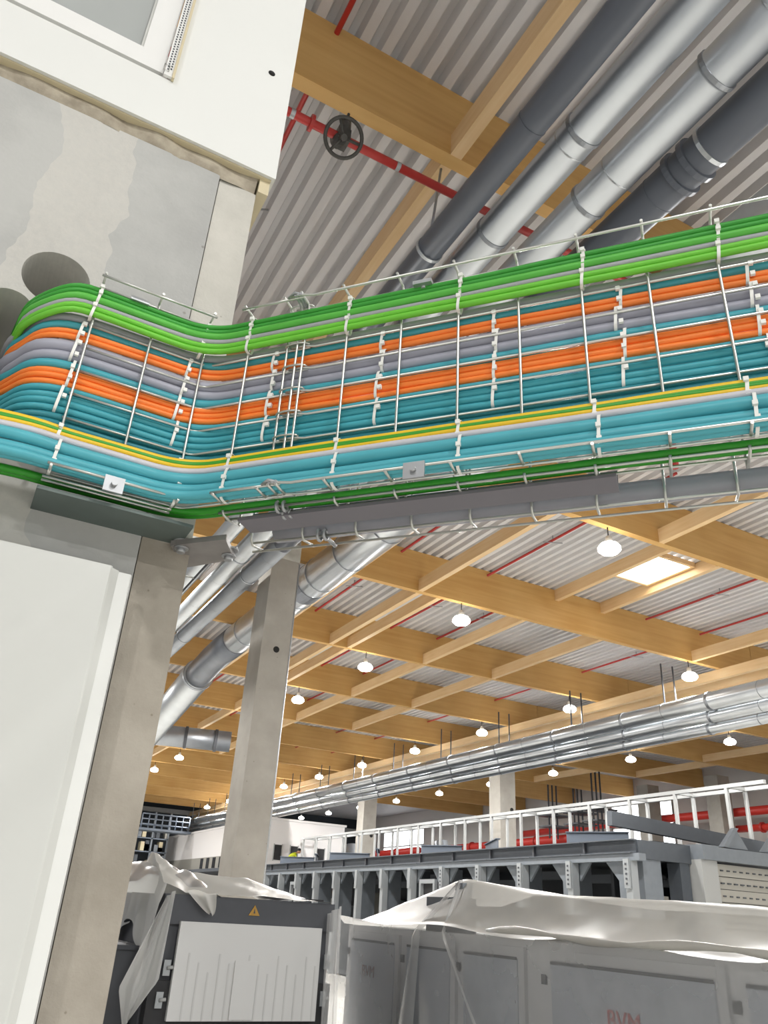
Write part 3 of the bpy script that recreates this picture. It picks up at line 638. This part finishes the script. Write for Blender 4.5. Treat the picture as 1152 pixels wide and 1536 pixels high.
part('stem', MB().tube([wc-wa*.03, wc-wa*.20], .016, 10), 'valve_iron', v)
part('bonnet', MB().tube([wc-wa*.12, wc-wa*.24], [.05, .075], 14).box(1.56, 1.68, 4.42, 4.56, 6.13, 6.27), 'valve_iron', v)
part('spindle', MB().tube([(1.64, 4.47, 6.27), (1.64, 4.47, 6.42)], [.05, .045], 12).tube([(1.64, 4.47, 6.42), (1.65, 4.46, 6.52)], .014, 8), 'valve_iron', v)
# long bundle of ducts in the far bay
for i, (x, z, r, l) in enumerate(((17.5, 5.6, .23, 'largest and uppermost'), (17.82, 5.30, .17, 'middle'), (18.08, 5.05, .15, 'lowest'))):
    t = thing('long_duct', '%s silver duct of the long run under the timber girders' % l, 'duct', (x, 30, z-r), 'long silver ducts')
    part('tube', MB().tube([(x, 6, z), (x, 66, z)], r, 24), 'galvanised_duct', t)
    y = 8
    while y < 64:
        part('collar', MB().band((x, y+.3*i, z), (0, 1, 0), r, .08, .02), 'galvanised_dull', t)
        part('seam', MB().band((x, y+1.6+.3*i, z), (0, 1, 0), r, .02, .006), 'galvanised_dull', t); y += 3.2
    for k in range(14):
        if i < 2: part('hanger_rod', MB().tube([(x+.15*i, 12+4*k, z+r*.9), (x+.15*i, 12+4*k, 7.0)], .025, 6), 'machine_dark', t)

# ------------------------------------------------------------------ concrete columns
def column(x0, x1, y0, y1, top, label, hole=None):
    t = thing('concrete_column', label, 'column', ((x0+x1)/2, (y0+y1)/2, -CAMZ), 'concrete columns')
    part('shaft', MB().box(x0, x1, y0, y1, -CAMZ, top), 'concrete_column', t)
    if hole: part('hole', MB().tube([(hole[0], y0-.003, hole[1]), (hole[0], y0+.02, hole[1])], hole[2], 18), 'dark_hole', t)
    return t
c = column(4.312, 4.845, 13.0, 13.68, 6.95, 'square concrete column in the middle distance behind the pipes', (4.60, 4.14, .058))
part('downpipe', MB().tube([(4.885, 13.1, -CAMZ), (4.885, 13.1, 5.9)], .028, 8), 'zinc_plate', c)
part('capital', MB().box(4.30, 4.86, 12.985, 13.7, 5.9, 6.25), 'concrete_strip', c)
column(20.95, 21.75, 28.7, 29.5, 6.9, 'grey concrete column standing behind the white stud frame', (21.55, 4.3, .09))
column(20.95, 21.75, 41.5, 42.3, 6.9, 'farther concrete column seen below the long duct', (21.5, 3.9, .1))
column(32.5, 33.3, 27.0, 27.8, 6.9, 'dark column by the red pipes at the right edge')
column(32.5, 33.3, 31.5, 32.3, 6.9, 'dark column between red pipes and bright window')

# ------------------------------------------------------------------ steel framed machine line
F0 = Vector((13.96, 14.12, 0)); F1 = Vector((14.42, 38.07, 0)); fdir = (F1-F0).normalized(); fn = Vector((fdir.y, -fdir.x, 0))
def fp(s, d, z): v = F0+fdir*s+fn*d; return Vector((v.x, v.y, z))
sf = thing('machine_line', 'long grey steel machine frame with a row of posts behind the covered machines', 'machine', tuple(fp(12, 0, -CAMZ)))
AX = (fdir, fn, (0, 0, 1))
for k in range(13):
    a, b = max(0, -.3+2*k), 2*k+1.68
    part('top_rail', MB().obox(fp((a+b)/2, .09, 1.70), AX, ((b-a)/2, .02, .13)).obox(fp((a+b)/2, .0, 1.835), AX, ((b-a)/2, .11, .012)).obox(fp((a+b)/2, .0, 1.56), AX, ((b-a)/2, .11, .012)), 'frame_steel_dark', sf)
    part('rail_joint', MB().obox(fp(b+.01, .06, 1.70), AX, (.03, .06, .15)), 'machine_dark', sf)
part('lower_rail', MB().obox(fp(12, .05, 1.47), AX, (12.2, .1, .075)), 'frame_steel', sf)
for k in range(13):
    s = .15+2*k
    po = part('post', MB().obox(fp(s, .02, -.3), AX, (.10, .10, 1.7)), 'post_zinc', sf)
    part('splice_plate', MB().obox(fp(s, -.11, 1.13), AX, (.085, .025, .3)), 'post_zinc', po)
    for q in range(5): part('bolt', MB().obox(fp(s, -.14, .92+.1*q), AX, (.02, .012, .02)), 'machine_dark', po) if k < 5 else None
    part('rear_post', MB().obox(fp(s+.42, .5, -.3), AX, (.13, .35, 1.7)), 'frame_steel', sf)
    for sg in (1,):
        g = MB(); A = fp(s+.55, .15, 1.40); B2 = fp(s+.95, .15, 1.40); C3 = fp(s+.55, .15, 1.0); D = fn*.06
        g.add([A, B2, C3, A+D, B2+D, C3+D], [(0, 1, 2), (3, 5, 4), (0, 3, 4, 1), (1, 4, 5, 2), (2, 5, 3, 0)]); part('gusset', g, 'frame_steel', sf)
        A = fp(s+1.9, .15, 1.40); B2 = fp(s+1.5, .15, 1.40); C3 = fp(s+1.9, .15, 1.0); g = MB()
        g.add([A, B2, C3, A+D, B2+D, C3+D], [(0, 1, 2), (3, 5, 4), (0, 3, 4, 1), (1, 4, 5, 2), (2, 5, 3, 0)]); part('gusset', g, 'frame_steel', sf)
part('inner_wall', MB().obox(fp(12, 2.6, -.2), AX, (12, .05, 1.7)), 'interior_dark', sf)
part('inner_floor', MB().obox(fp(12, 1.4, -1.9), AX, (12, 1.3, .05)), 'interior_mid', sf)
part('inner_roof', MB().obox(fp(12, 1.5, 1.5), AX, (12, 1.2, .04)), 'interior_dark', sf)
for k in range(12):
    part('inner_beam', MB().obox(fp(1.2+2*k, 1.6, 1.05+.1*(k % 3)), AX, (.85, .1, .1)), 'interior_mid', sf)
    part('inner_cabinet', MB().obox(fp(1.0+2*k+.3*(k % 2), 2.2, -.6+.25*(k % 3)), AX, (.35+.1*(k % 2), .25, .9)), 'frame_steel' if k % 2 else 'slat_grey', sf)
for s, l in ((9.3, 'pale door frame in the steel line, nearer'), (20.7, 'pale door frame in the steel line, farther')):
    dm = MB()
    for a, b, z0, z1 in ((-.48, -.38, -2, 1.1), (.38, .48, -2, 1.1), (-.38, .38, .98, 1.1)): dm.obox(fp(s+(a+b)/2, .12, (z0+z1)/2), AX, ((b-a)/2, .06, (z1-z0)/2))
    part('door_frame', dm, 'post_zinc', sf, l); part('door_leaf', MB().obox(fp(s, .2, -.5), AX, (.38, .02, 1.48)), 'machine_black', sf)
# right-hand return of the frame
rb = thing('machine_end', 'end of the steel machine with grey slatted infill at the right edge', 'machine', (17, 14, -CAMZ))
part('end_rail', MB().box(14.06, 15.72, 14.08, 14.2, 1.45, 1.84), 'frame_steel_dark', rb)
part('end_cap', MB().box(15.7, 16.25, 13.72, 14.3, 1.55, 1.87).box(16.25, 22, 13.72, 13.9, 1.55, 1.84), 'frame_steel', rb)
part('corner_post', MB().box(15.70, 16.22, 13.8, 14.3, -2, 1.55), 'stud_white', rb)
part('inner_post', MB().box(14.2, 14.75, 14.12, 14.4, -2, 1.45), 'frame_steel', rb)
part('inner_post', MB().box(15.35, 15.65, 14.12, 14.5, -2, 1.45), 'frame_steel_dark', rb)
part('back_panel', MB().box(14.7, 22, 15.6, 15.7, -2, 1.6), 'interior_dark', rb)
for k in range(3): part('inner_shelf', MB().box(14.75, 15.4, 14.6, 15.4, .2+.45*k, .3+.45*k), ('interior_mid', 'slat_grey', 'machine_black')[k], rb)
for k in range(9):
    z1 = 1.5-.27*k
    part('slat', MB().box(16.27, 22, 13.9+(.03 if k % 2 else 0), 13.98, z1-.255, z1), 'slat_grey', rb)
    if k < 5:
        m2 = MB()
        for q in range(24): m2.box(16.4+.22*q, 16.5+.22*q, 13.885, 13.93, z1-.15, z1-.12)
        part('slot_row', m2, 'interior_mid', rb, kind='stuff')
for k, x in enumerate((16.9, 18.3)):
    part('gusset_fin', MB().prism([(x-.5, 1.87), (x, 2.32), (x+.12, 2.32), (x+.45, 1.87)], 'y', 13.8, 13.86).prism([(x-.5, 1.87), (x-.35, 1.87), (x+.1, 2.32), (x-.05, 2.32)], 'y', 13.7, 13.8), 'frame_steel', rb)
part('slant_beam', MB().obox((17.0, 14.75, 2.18), (Vector((1, 0, -.045)), (0, 1, 0), (.045, 0, 1)), (3.1, .08, .16)), 'frame_steel_dark', rb)
# loose steel channels lying on the frame
for i, (s, d, L, z, a) in enumerate(((2.2, .9, 1.6, 2.02, .25), (6.9, .9, 2.3, 2.0, -.2), (9.5, .7, 1.5, 1.98, .25), (14.3, .8, 2.2, 2.0, -.22), (16.8, .8, 1.8, 2.0, .3), (20.2, .8, 2.2, 2.02, -.2), (22.5, .8, 1.8, 2.02, .3))):
    ax = Matrix.Rotation(a*2.2, 3, 'Z') @ fdir; nx = Vector((ax.y, -ax.x, 0))
    m2 = MB().obox(fp(s, d, z), (ax, nx, (0, 0, 1)), (L/2, .012, .17)).obox(fp(s, d, z+.16), (ax, nx, (0, 0, 1)), (L/2, .07, .012)).obox(fp(s, d, z-.16), (ax, nx, (0, 0, 1)), (L/2, .07, .012))
    solo('steel_channel', m2, 'frame_steel_blue', 'loose blue-grey steel channel on top of the machine frame, %s from the right' % ORD[i], 'steel channel', 'loose channels on the frame')

# ------------------------------------------------------------------ white stud frame on the platform
st = thing('stud_frame', 'white metal stud frame standing above the steel machine line', 'stud frame', (19.3, 32, 2.1))
for x, z in ((19.1, 3.77), (19.85, 3.77)):
    part('top_track', MB().box(x, x+.1, 14.4, 45.6, z-.1, z), 'stud_white', st); part('bottom_track', MB().box(x, x+.1, 14.4, 45.6, 2.1, 2.16), 'stud_white', st)
    for k in range(25):
        y = 15.6+1.86*k
        if y < 45.5: part('stud', MB().box(x, x+.08, y, y+.09, 2.16, z-.1), 'stud_white', st)
for k in range(25): part('cross_stud', MB().box(19.2, 19.85, 15.6+1.86*k, 15.68+1.86*k, 3.68, 3.76), 'stud_white', st) if 15.6+1.86*k < 45.5 else None
solo('platform', MB().box(16.3, 31, 15.8, 66, 1.9, 2.08), 'interior_mid', 'grey platform deck carrying the white stud frame', 'platform')
# white room box
t = thing('site_office', 'long white windowed box behind the concrete column', 'office box', (20, 56, 2.1))
part('wall_panel', MB().box(17.15, 22, 46, 46.1, 2.1, 4.62), 'room_white', t); part('wall_panel', MB().box(17.15, 17.25, 46.1, 69, 2.9, 4.7), 'room_white', t)
part('wall_panel', MB().box(17.15, 17.25, 46.1, 69, 2.1, 2.9), 'slat_grey', t)
part('roof', MB().box(17.1, 22.1, 45.95, 69, 4.62, 4.74), 'room_white', t)
for x in (17.6, 18.6, 20.3): w_ = part('window', MB().box(x, x+.45, 45.97, 46.0, 2.5, 3.3), 'machine_black', t); part('window_frame', MB().box(x-.05, x, 45.95, 46.0, 2.45, 3.35).box(x+.45, x+.5, 45.95, 46.0, 2.45, 3.35), 'stud_white', w_)
for k in range(9): part('side_window', MB().box(17.12, 17.15, 47+1.4*k, 47.6+1.4*k, 2.2, 2.85), 'interior_dark' if k % 3 else 'machine_black', t)
# storage racks at the far left
for i, x in enumerate((8.2, 11.0, 13.8)):
    t = thing('storage_rack', 'tall dark storage rack against the far wall, %s from the left' % ORD[i], 'rack', (x+1.2, 66, -CAMZ), 'far storage racks')
    for dx in (0, 1.2, 2.4): part('upright', MB().box(x+dx, x+dx+.12, 65.5, 65.6, -CAMZ, 6.2), 'frame_steel', t)
    for k in range(7): part('shelf', MB().box(x, x+2.5, 65.5, 66.6, -.5+k*.95, -.42+k*.95), 'frame_steel_blue', t)
    for k in range(14):
        xx = x+.15+.35*(k % 7); zz = 2.45+.95*(k // 7)*1.0+(.95 if k % 3 else 0)
        part('box', MB().box(xx, xx+.28, 65.6, 66.4, zz, zz+random.uniform(.3, .75)), random.choice(['slat_grey', 'interior_mid', 'frame_steel', 'beige_edge']), t)
t = thing('guard_rail', 'pale blue-white guard rail lit at the far left', 'railing', (17, 58, 4.2))
for z in (5.0, 5.35, 5.7): part('rail', MB().tube([(13.3, 62, z), (16.8, 62, z)], .05, 6), 'frame_steel_blue', t)
for k in range(8): part('post', MB().tube([(13.3+.5*k, 62, 4.7), (13.3+.5*k, 62, 5.7)], .05, 6), 'frame_steel_blue', t)
part('walkway', MB().box(12, 16.9, 61.5, 63, 4.55, 4.7), 'frame_steel_blue', t)
solo('wall_beam', MB().box(-12, 36, 71.2, 71.8, 6.75, 7.1), 'stud_white', 'pale horizontal beam along the top of the dark far wall', 'beam')
# red mains and fittings by the side wall
for i, (pts, r, l) in enumerate(((((33.9, 20, 5.35), (33.9, 33.5, 5.35), (33.9, 44, 5.2)), .2, 'large red main pipe along the side wall at the right edge'), (((33.55, 20, 4.55), (33.55, 27.6, 4.55)), .16, 'lower red pipe below the large red main'),
                               (((33.6, 28.2, 5.35), (33.6, 28.2, 4.3), (33.6, 29.2, 4.2)), .19, 'red vertical elbow joining the two red mains'), (((33, 38, 4.6), (33, 52, 4.5)), .25, 'far red main beyond the bright window'), (((33.2, 56, 4.6), (33.2, 70, 4.4)), .25, 'most distant red main by the side wall'))):
    t = thing('red_main', l, 'pipe', pts[0], 'red mains by the side wall'); part('tube', MB().tube(pts, r, 16), 'red_pipe_bright', t)
    a, b = Vector(pts[0]), Vector(pts[-1])
    for q in (.25, .5, .75): part('flange', MB().band(a.lerp(b, q) if len(pts) == 2 else Vector(pts[1]), (b-a), r, .1, .07), 'red_pipe', t)
for i, (x, y) in enumerate(((31.6, 36.3), (31.6, 38.5), (31.2, 34.3))):
    t = thing('pipe_rack', 'dark pipe hanger rack before the bright window, %s from the right' % ORD[i], 'pipe rack', (x, y, 4.6), 'pipe racks'); 
    for k in range(3): part('rod', MB().tube([(x+.3*k, y, 4.5), (x+.3*k, y, DECK)], .05, 6), 'machine_dark', t)
    for z in (5.1, 5.7): part('crossbar', MB().box(x-.3, x+1.2, y-.6, y+.6, z, z+.08), 'machine_dark', t)
for i, (x, y, z, r, L) in enumerate(((24, 45, 2.6, .5, 8), (24.5, 36, 2.45, .35, 6), (25, 54, 2.7, .6, 8), (23.5, 30, 2.4, .3, 5))):
    t = thing('process_duct', 'grey process duct behind the stud frame, %s in the row' % ORD[i], 'duct', (x, y, z-r), 'process ducts')
    part('tube', MB().tube([(x, y-L/2, z), (x, y+L/2-.8, z), (x, y+L/2-.2, z+.25), (x, y+L/2, z+1.3)], r, 18), 'galvanised_dull', t)
    part('collar', MB().band((x, y, z), (0, 1, 0), r, .2, .05), 'machine_dark', t)

# ------------------------------------------------------------------ dark machine under plastic, lower left
t = thing('covered_machine', 'dark grey machine with a white front panel under white sheeting', 'machine', (2.35, 7.3, -CAMZ))
part('hood', MB().box(1.665, 3.07, 6.5, 8.2, -.14, .06), 'machine_dark', t)
part('body', MB().box(1.68, 3.05, 6.53, 8.2, -.5, -.14), 'machine_dark', t)
part('lower_body', MB().box(1.655, 3.08, 6.5, 8.2, -CAMZ, -.5), 'machine_black', t)
part('side_panel', MB().box(1.64, 1.66, 6.62, 8.2, -CAMZ, -.1), 'machine_dark', t)
fp_ = part('front_panel', MB().box(1.805, 2.955, 6.46, 6.5, -.745, -.118), 'machine_white_panel', t)
for k in range(14):
    xx = 1.90+.078*k; part('panel_seam', MB().box(xx, xx+.012, 6.4575, 6.46, -.745, -.32-.06*(k % 3)), 'machine_panel_seam', fp_)
part('panel_flap', MB().box(2.26, 2.44, 6.452, 6.4575, -.735, -.36), 'machine_white_panel', fp_)
ws = part('warning_sign', MB().prism([(2.335, -.055), (2.425, -.055), (2.38, .018)], 'y', 6.494, 6.4995), 'warning_yellow', t, 'yellow triangular warning sign')
part('warning_mark', MB().prism([(2.372, -.04), (2.388, -.04), (2.38, -.005)], 'y', 6.4915, 6.494), 'machine_dark', ws)
for x, z in ((1.74, -.62), (3.02, -.60), (1.76, -.42), (3.03, -.35)):
    lt = part('latch', MB().box(x-.025, x+.025, 6.485, 6.5, z-.05, z+.05), 'post_zinc', t); part('latch_lever', MB().tube([(x, 6.48, z), (x+.045, 6.475, z+.005)], .012, 8), 'stud_white', lt)
for k in range(2): solo('flat_bar', MB().box(2.76+.02*k, 3.02, 6.62+.08*k, 6.68+.08*k, .072+.002*k, .088), 'stud_white' if k else 'machine_black', ('black', 'white')[k]+' flat bar lying on the dark machine by its right corner', 'bar', 'bars on the machine')
def nz(x, y, s=0): return math.sin(x*7.1+s)*math.cos(y*5.3+s*2)+.5*math.sin(x*15+y*11+s)+.3*math.sin(x*31-y*23+s*3)
def topz(x, y):
    h = .075
    e = min(1, max(0, (3.04-x)/.55))*min(1, max(0, (y-6.5)/.55)); h += .15*e
    l = max(0, 1-((x-1.55)**2/.13+(y-6.95)**2/.45)); h += .13*l+.022*l*nz(x*1.6, y*1.6, 2)
    return h+.006*nz(x, y)
def sheet(a, b):
    x = 1.64+1.42*a; y = 6.47+1.75*b; return Vector((x, y, topz(x, y)))
s_ = thing('plastic_sheet', 'crumpled white plastic sheet thrown over the dark machine', 'plastic sheet', (2.3, 7.2, .06))
part('top_sheet', MB().grid(sheet, 60, 50), 'film_white', s_)
def side(a, b):                                       # hangs over the left flank
    y = 6.43+1.75*a; L = .58+.10*math.sin(a*7+1); z = topz(1.64, y)-b*L
    out = .02+.05*b+.03*math.sin(a*17+b*1.5)*b+.02*math.sin(a*39+b*4)*b
    return Vector((1.645-out*min(1, b*5), y-.03*b, z+.05*math.sin(a*5)*b))
part('side_drape', MB().grid(side, 90, 30), 'film_drape', s_)
def tail(a, b):                                       # long pointed tail in front of the left corner
    wdt = (.06+.20*b/.7) if b < .7 else .26*(1-b)/.3+.008
    cx = 1.69-.19*b; return Vector((cx+(a-.5)*wdt, 6.44-.07*b+.03*math.sin(a*11+b)-.02*math.sin(a*23), .06-.82*b+.05*(a-.5)))
part('tail', MB().grid(tail, 14, 26), 'film_drape', s_)
def flap(a, b):
    wdt = .20*(1-b)**.7+.03; return Vector((1.93+.09*b+(a-.5)*wdt, 6.455-.02*b+.014*math.sin(a*9), .085-.15*b+.012*math.sin(a*6)))
part('front_flap', MB().grid(flap, 12, 14), 'film_white', s_)
def rdrape(a, b):
    x = 2.98+.13*a; return Vector((x+.04*b*math.sin(a*3), 6.44-.03*math.sin(a*12+b*2)-.02*b, .05-.06*(1-a)-1.4*b))
part('right_drape', MB().grid(rdrape, 16, 24), 'film_clear', s_)
def gath(a, b):                                       # puffed gathers on top at the left
    x = 1.30+.85*a; y = 6.62+.75*b; e = math.sin(math.pi*min(1, max(0, a)))**.5*math.sin(math.pi*b)**.5
    return Vector((x, y, .055+e*(.29-.13*a)+.03*nz(x*1.0, y*.9, 5)*e+.012*nz(x*1.9, y*1.7, 1)*e))
part('gathers', MB().grid(gath, 60, 44), 'film_drape', s_)
solo('crate', MB().box(1.12, 1.62, 6.8, 8.0, -CAMZ, -.33).box(1.10, 1.63, 6.78, 8.02, -.33, -.30), 'machine_dark', 'dark grey box beside the machine, under the hanging plastic', 'box')

# ------------------------------------------------------------------ sheeted cabinets, lower right
cb = thing('cabinet_row', 'row of pale grey machine cabinets under milky plastic sheeting', 'cabinet', (4.5, 5.5, -CAMZ))
part('carcass', MB().box(4.03, 5.2, 2.0, 8.15, -CAMZ, -.10), 'cabinet_grey', cb)
for y0, y1 in ((7.05, 8.06), (6.12, 6.96), (5.22, 6.05), (3.45, 4.98), (2.05, 3.38)):
    d = part('door', MB().box(4.0, 4.03, y0, y1, -1.9, -.15), 'cabinet_grey', cb)
    part('door_panel', MB().box(3.99, 4.0, y0+.07, y1-.07, -1.8, -.225), 'cabinet_door', d); part('shadow_line', MB().box(3.987, 3.99, y0+.07, y1-.07, -.235, -.215), 'cabinet_line', d)
    part('hinge', MB().box(3.985, 4.0, y1-.02, y1+.03, -.36, -.3), 'cabinet_line', d)
def text(body, y, z, size, mat, parent):
    cu = bpy.data.curves.new('txt', 'FONT'); cu.body = body; cu.size = size; cu.extrude = .002
    o = bpy.data.objects.new('txt', cu); COL.objects.link(o); dg = bpy.context.evaluated_depsgraph_get(); dg.update()
    me = bpy.data.meshes.new_from_object(o.evaluated_get(dg)); bpy.data.objects.remove(o)
    me.transform(Matrix(((0, 0, -1, 3.984), (-1, 0, 0, y), (0, 1, 0, z), (0, 0, 0, 1)))); me.transform(Matrix.Translation(-ORG[parent.name]))
    me.materials.clear(); me.materials.append(MATS[mat]); p = bpy.data.objects.new('lettering', me); COL.objects.link(p); p.parent = parent
    tag(p, 'BVM lettering')
text('BVM', 7.73, -.52, .135, 'text_grey', cb); text('BVM', 4.38, -.545, .15, 'text_red', cb)
ub = thing('control_unit', 'grey control unit on the cabinets propping up the plastic tent', 'control unit', (4.4, 6.5, -.1))
part('mast', MB().box(4.32, 4.42, 6.5, 6.62, -.1, .30), 'frame_steel', ub); part('housing', MB().box(4.25, 4.5, 6.55, 7.0, -.1, .18), 'frame_steel_dark', ub); part('arm', MB().box(4.4, 4.5, 5.6, 6.55, .0, .12), 'frame_steel', ub)
part('housing', MB().box(4.35, 4.7, 4.4, 5.5, -.1, .08), 'slat_grey', ub)
ZR = [(9.2, -.16), (8.87, -.10), (8.0, .06), (7.2, .22), (6.75, .315), (6.59, .335), (6.45, .328), (6.0, .28), (5.5, .225), (5.28, .215), (4.6, .205), (3.38, .165), (2.6, .15), (1.6, .15)]
def zr(y):
    for (a, za), (b, zb) in zip(ZR[:-1], ZR[1:]):
        if b <= y <= a: return za+(zb-za)*(a-y)/(a-b)
    return ZR[-1][1]
def tent(a, b):
    y = 8.9-7.2*a; k = b*3
    fold = .005*nz(y*.7, b*2, 1)
    zf = -.085+.02*math.sin(y*3)+(-.01 if y < 5 else .012*(y-5))
    yf = 8.25-(8.9-y)*.94
    if k < 1: return Vector((5.35-.95*k, y*1.0, zr(y)-.05*(1-k)+fold*.6))
    if k < 2:
        q = k-1; p = Vector((4.40, y, zr(y))).lerp(Vector((3.95, yf, zf)), q); p.z += -.03*math.sin(q*3.14)+fold*.7
        return p
    q = k-2; rad = .03*math.sin(y*3.1+q*.8)*q+.008*math.sin(y*11)*q
    return Vector((3.95-.015-.05*abs(math.sin(y*2.2))*q-rad*.6, yf, zf-1.15*q))
tn = thing('plastic_tent', 'milky plastic sheeting tented over the cabinet row', 'plastic sheet', (4.4, 5.5, -.1))
ft = MB().grid(lambda a, b: tent(a, b*2/3), 120, 30); part('roof_sheet', ft, 'film_milky', tn)
part('front_drape', MB().grid(lambda a, b: tent(a, 2/3+b/3), 150, 26), 'film_thin', tn)
for a, ww in ((.318, .012), (.33, .01)):               # gathered folds falling from the peak
    pk = Vector((4.38, 6.57, .33))
for i, (yt, zt, w0) in enumerate(((6.80, -1.2, .085), (5.25, -1.2, .014))):
    def fold_(a, b, yt=yt, zt=zt, w0=w0):
        p = Vector((4.36, 6.57, .325)).lerp(Vector((3.88, yt, zt)), b); wv_ = w0*(.25+b*1.6)
        if b < .28: p.x = min(p.x, 4.36-(b/.28)*.42)
        else: p.x = 3.935-.04*(b-.28)
        return p+Vector((-.03*math.sin(a*math.pi), (a-.5)*wv_*2, 0))
    part('fold', MB().grid(fold_, 8, 26), 'film_clear', tn)
solo('rolled_edge', MB().tube([Vector((3.945-.01*math.sin(k*.9), 5.6-.19*k, -.055+.016*math.sin(k*.7)-.0015*k)) for k in range(20)], [.012+.016*abs(math.sin(k*.8)) for k in range(20)], 10), 'film_white', 'rolled white fold of plastic along the cabinet front edge', 'plastic sheet')

# ------------------------------------------------------------------ worker in a yellow vest far behind the frame
def person():
    me = bpy.data.meshes.new('body')
    V = [(0, 0, .95), (0, 0, 1.15), (.16, 0, 1.34), (.26, 0, 1.42), (.40, 0, 1.50), (.50, 0, 1.55), (.12, .0, .92), (.06, .11, .9), (.03, .12, .5), (0, .12, .06), (.1, .13, .03), (.06, -.11, .9), (.03, -.12, .5), (0, -.12, .06), (.1, -.13, .03),
         (.27, .2, 1.38), (.36, .25, 1.12), (.55, .2, 1.02), (.27, -.2, 1.38), (.36, -.25, 1.12), (.55, -.2, 1.02)]
    E_ = [(0, 1), (1, 2), (2, 3), (3, 4), (4, 5), (0, 7), (7, 8), (8, 9), (9, 10), (0, 11), (11, 12), (12, 13), (13, 14), (3, 15), (15, 16), (16, 17), (3, 18), (18, 19), (19, 20)]
    used = sorted({i for e in E_ for i in e}); mp = {u: i for i, u in enumerate(used)}
    me.from_pydata([V[u] for u in used], [(mp[a], mp[b]) for a, b in E_], [])
    o = bpy.data.objects.new('tmp_body', me); COL.objects.link(o)
    m = o.modifiers.new('s', 'SKIN'); o.modifiers.new('d', 'SUBSURF').levels = 1
    R_ = {0: .15, 1: .16, 2: .17, 3: .15, 4: .06, 5: .05, 7: .10, 8: .07, 9: .05, 10: .045, 11: .10, 12: .07, 13: .05, 14: .045, 15: .075, 16: .055, 17: .04, 18: .075, 19: .055, 20: .04}
    if not me.skin_vertices: 
        bm = bmesh.new(); bm.from_mesh(me); bm.verts.layers.skin.verify(); bm.to_mesh(me); bm.free()
    for u, i in mp.items(): me.skin_vertices[0].data[i].radius = (R_[u], R_[u])
    me.skin_vertices[0].data[0].use_root = True
    dg = bpy.context.evaluated_depsgraph_get(); dg.update(); res = bpy.data.meshes.new_from_object(o.evaluated_get(dg)); bpy.data.objects.remove(o)
    res.materials.clear()
    for k in ('hi_vis', 'cloth_dark', 'skin'): res.materials.append(MATS[k])
    for p in res.polygons:
        p.use_smooth = True; c = p.center
        p.material_index = 1 if c.z < .93 else (2 if (c.z > 1.49 and c.x > .33) or (c.x > .48) else 0)
    return res
base = Vector((17.6, 43.6, 1.42+.0)); base.z = 1.3
t = thing('person', 'worker in a yellow high-visibility vest bending over behind the steel frame', 'person', tuple(base))
bo = bpy.data.objects.new('body', person()); COL.objects.link(bo); bo.parent = t; ORG[bo.name] = base
hd = MB().lathe([(.02, -.13), (.07, -.12), (.085, -.05), (.095, .02), (.085, .08), (.05, .115), (.01, .12)], (.57, 0, 1.62), 16)
for v_ in hd.v: v_ += base
part('head', hd, 'skin', t)
hr = MB().lathe([(.098, .0), (.102, .05), (.085, .10), (.05, .13), (.01, .135)], (.56, 0, 1.625), 16)
for v_ in hr.v: v_ += base
part('hair', hr, 'cloth_dark', t)
solo('work_stage', MB().box(17.0, 18.4, 43, 44.4, 1.18, 1.3), 'interior_mid', 'low work stage under the worker in yellow', 'platform')
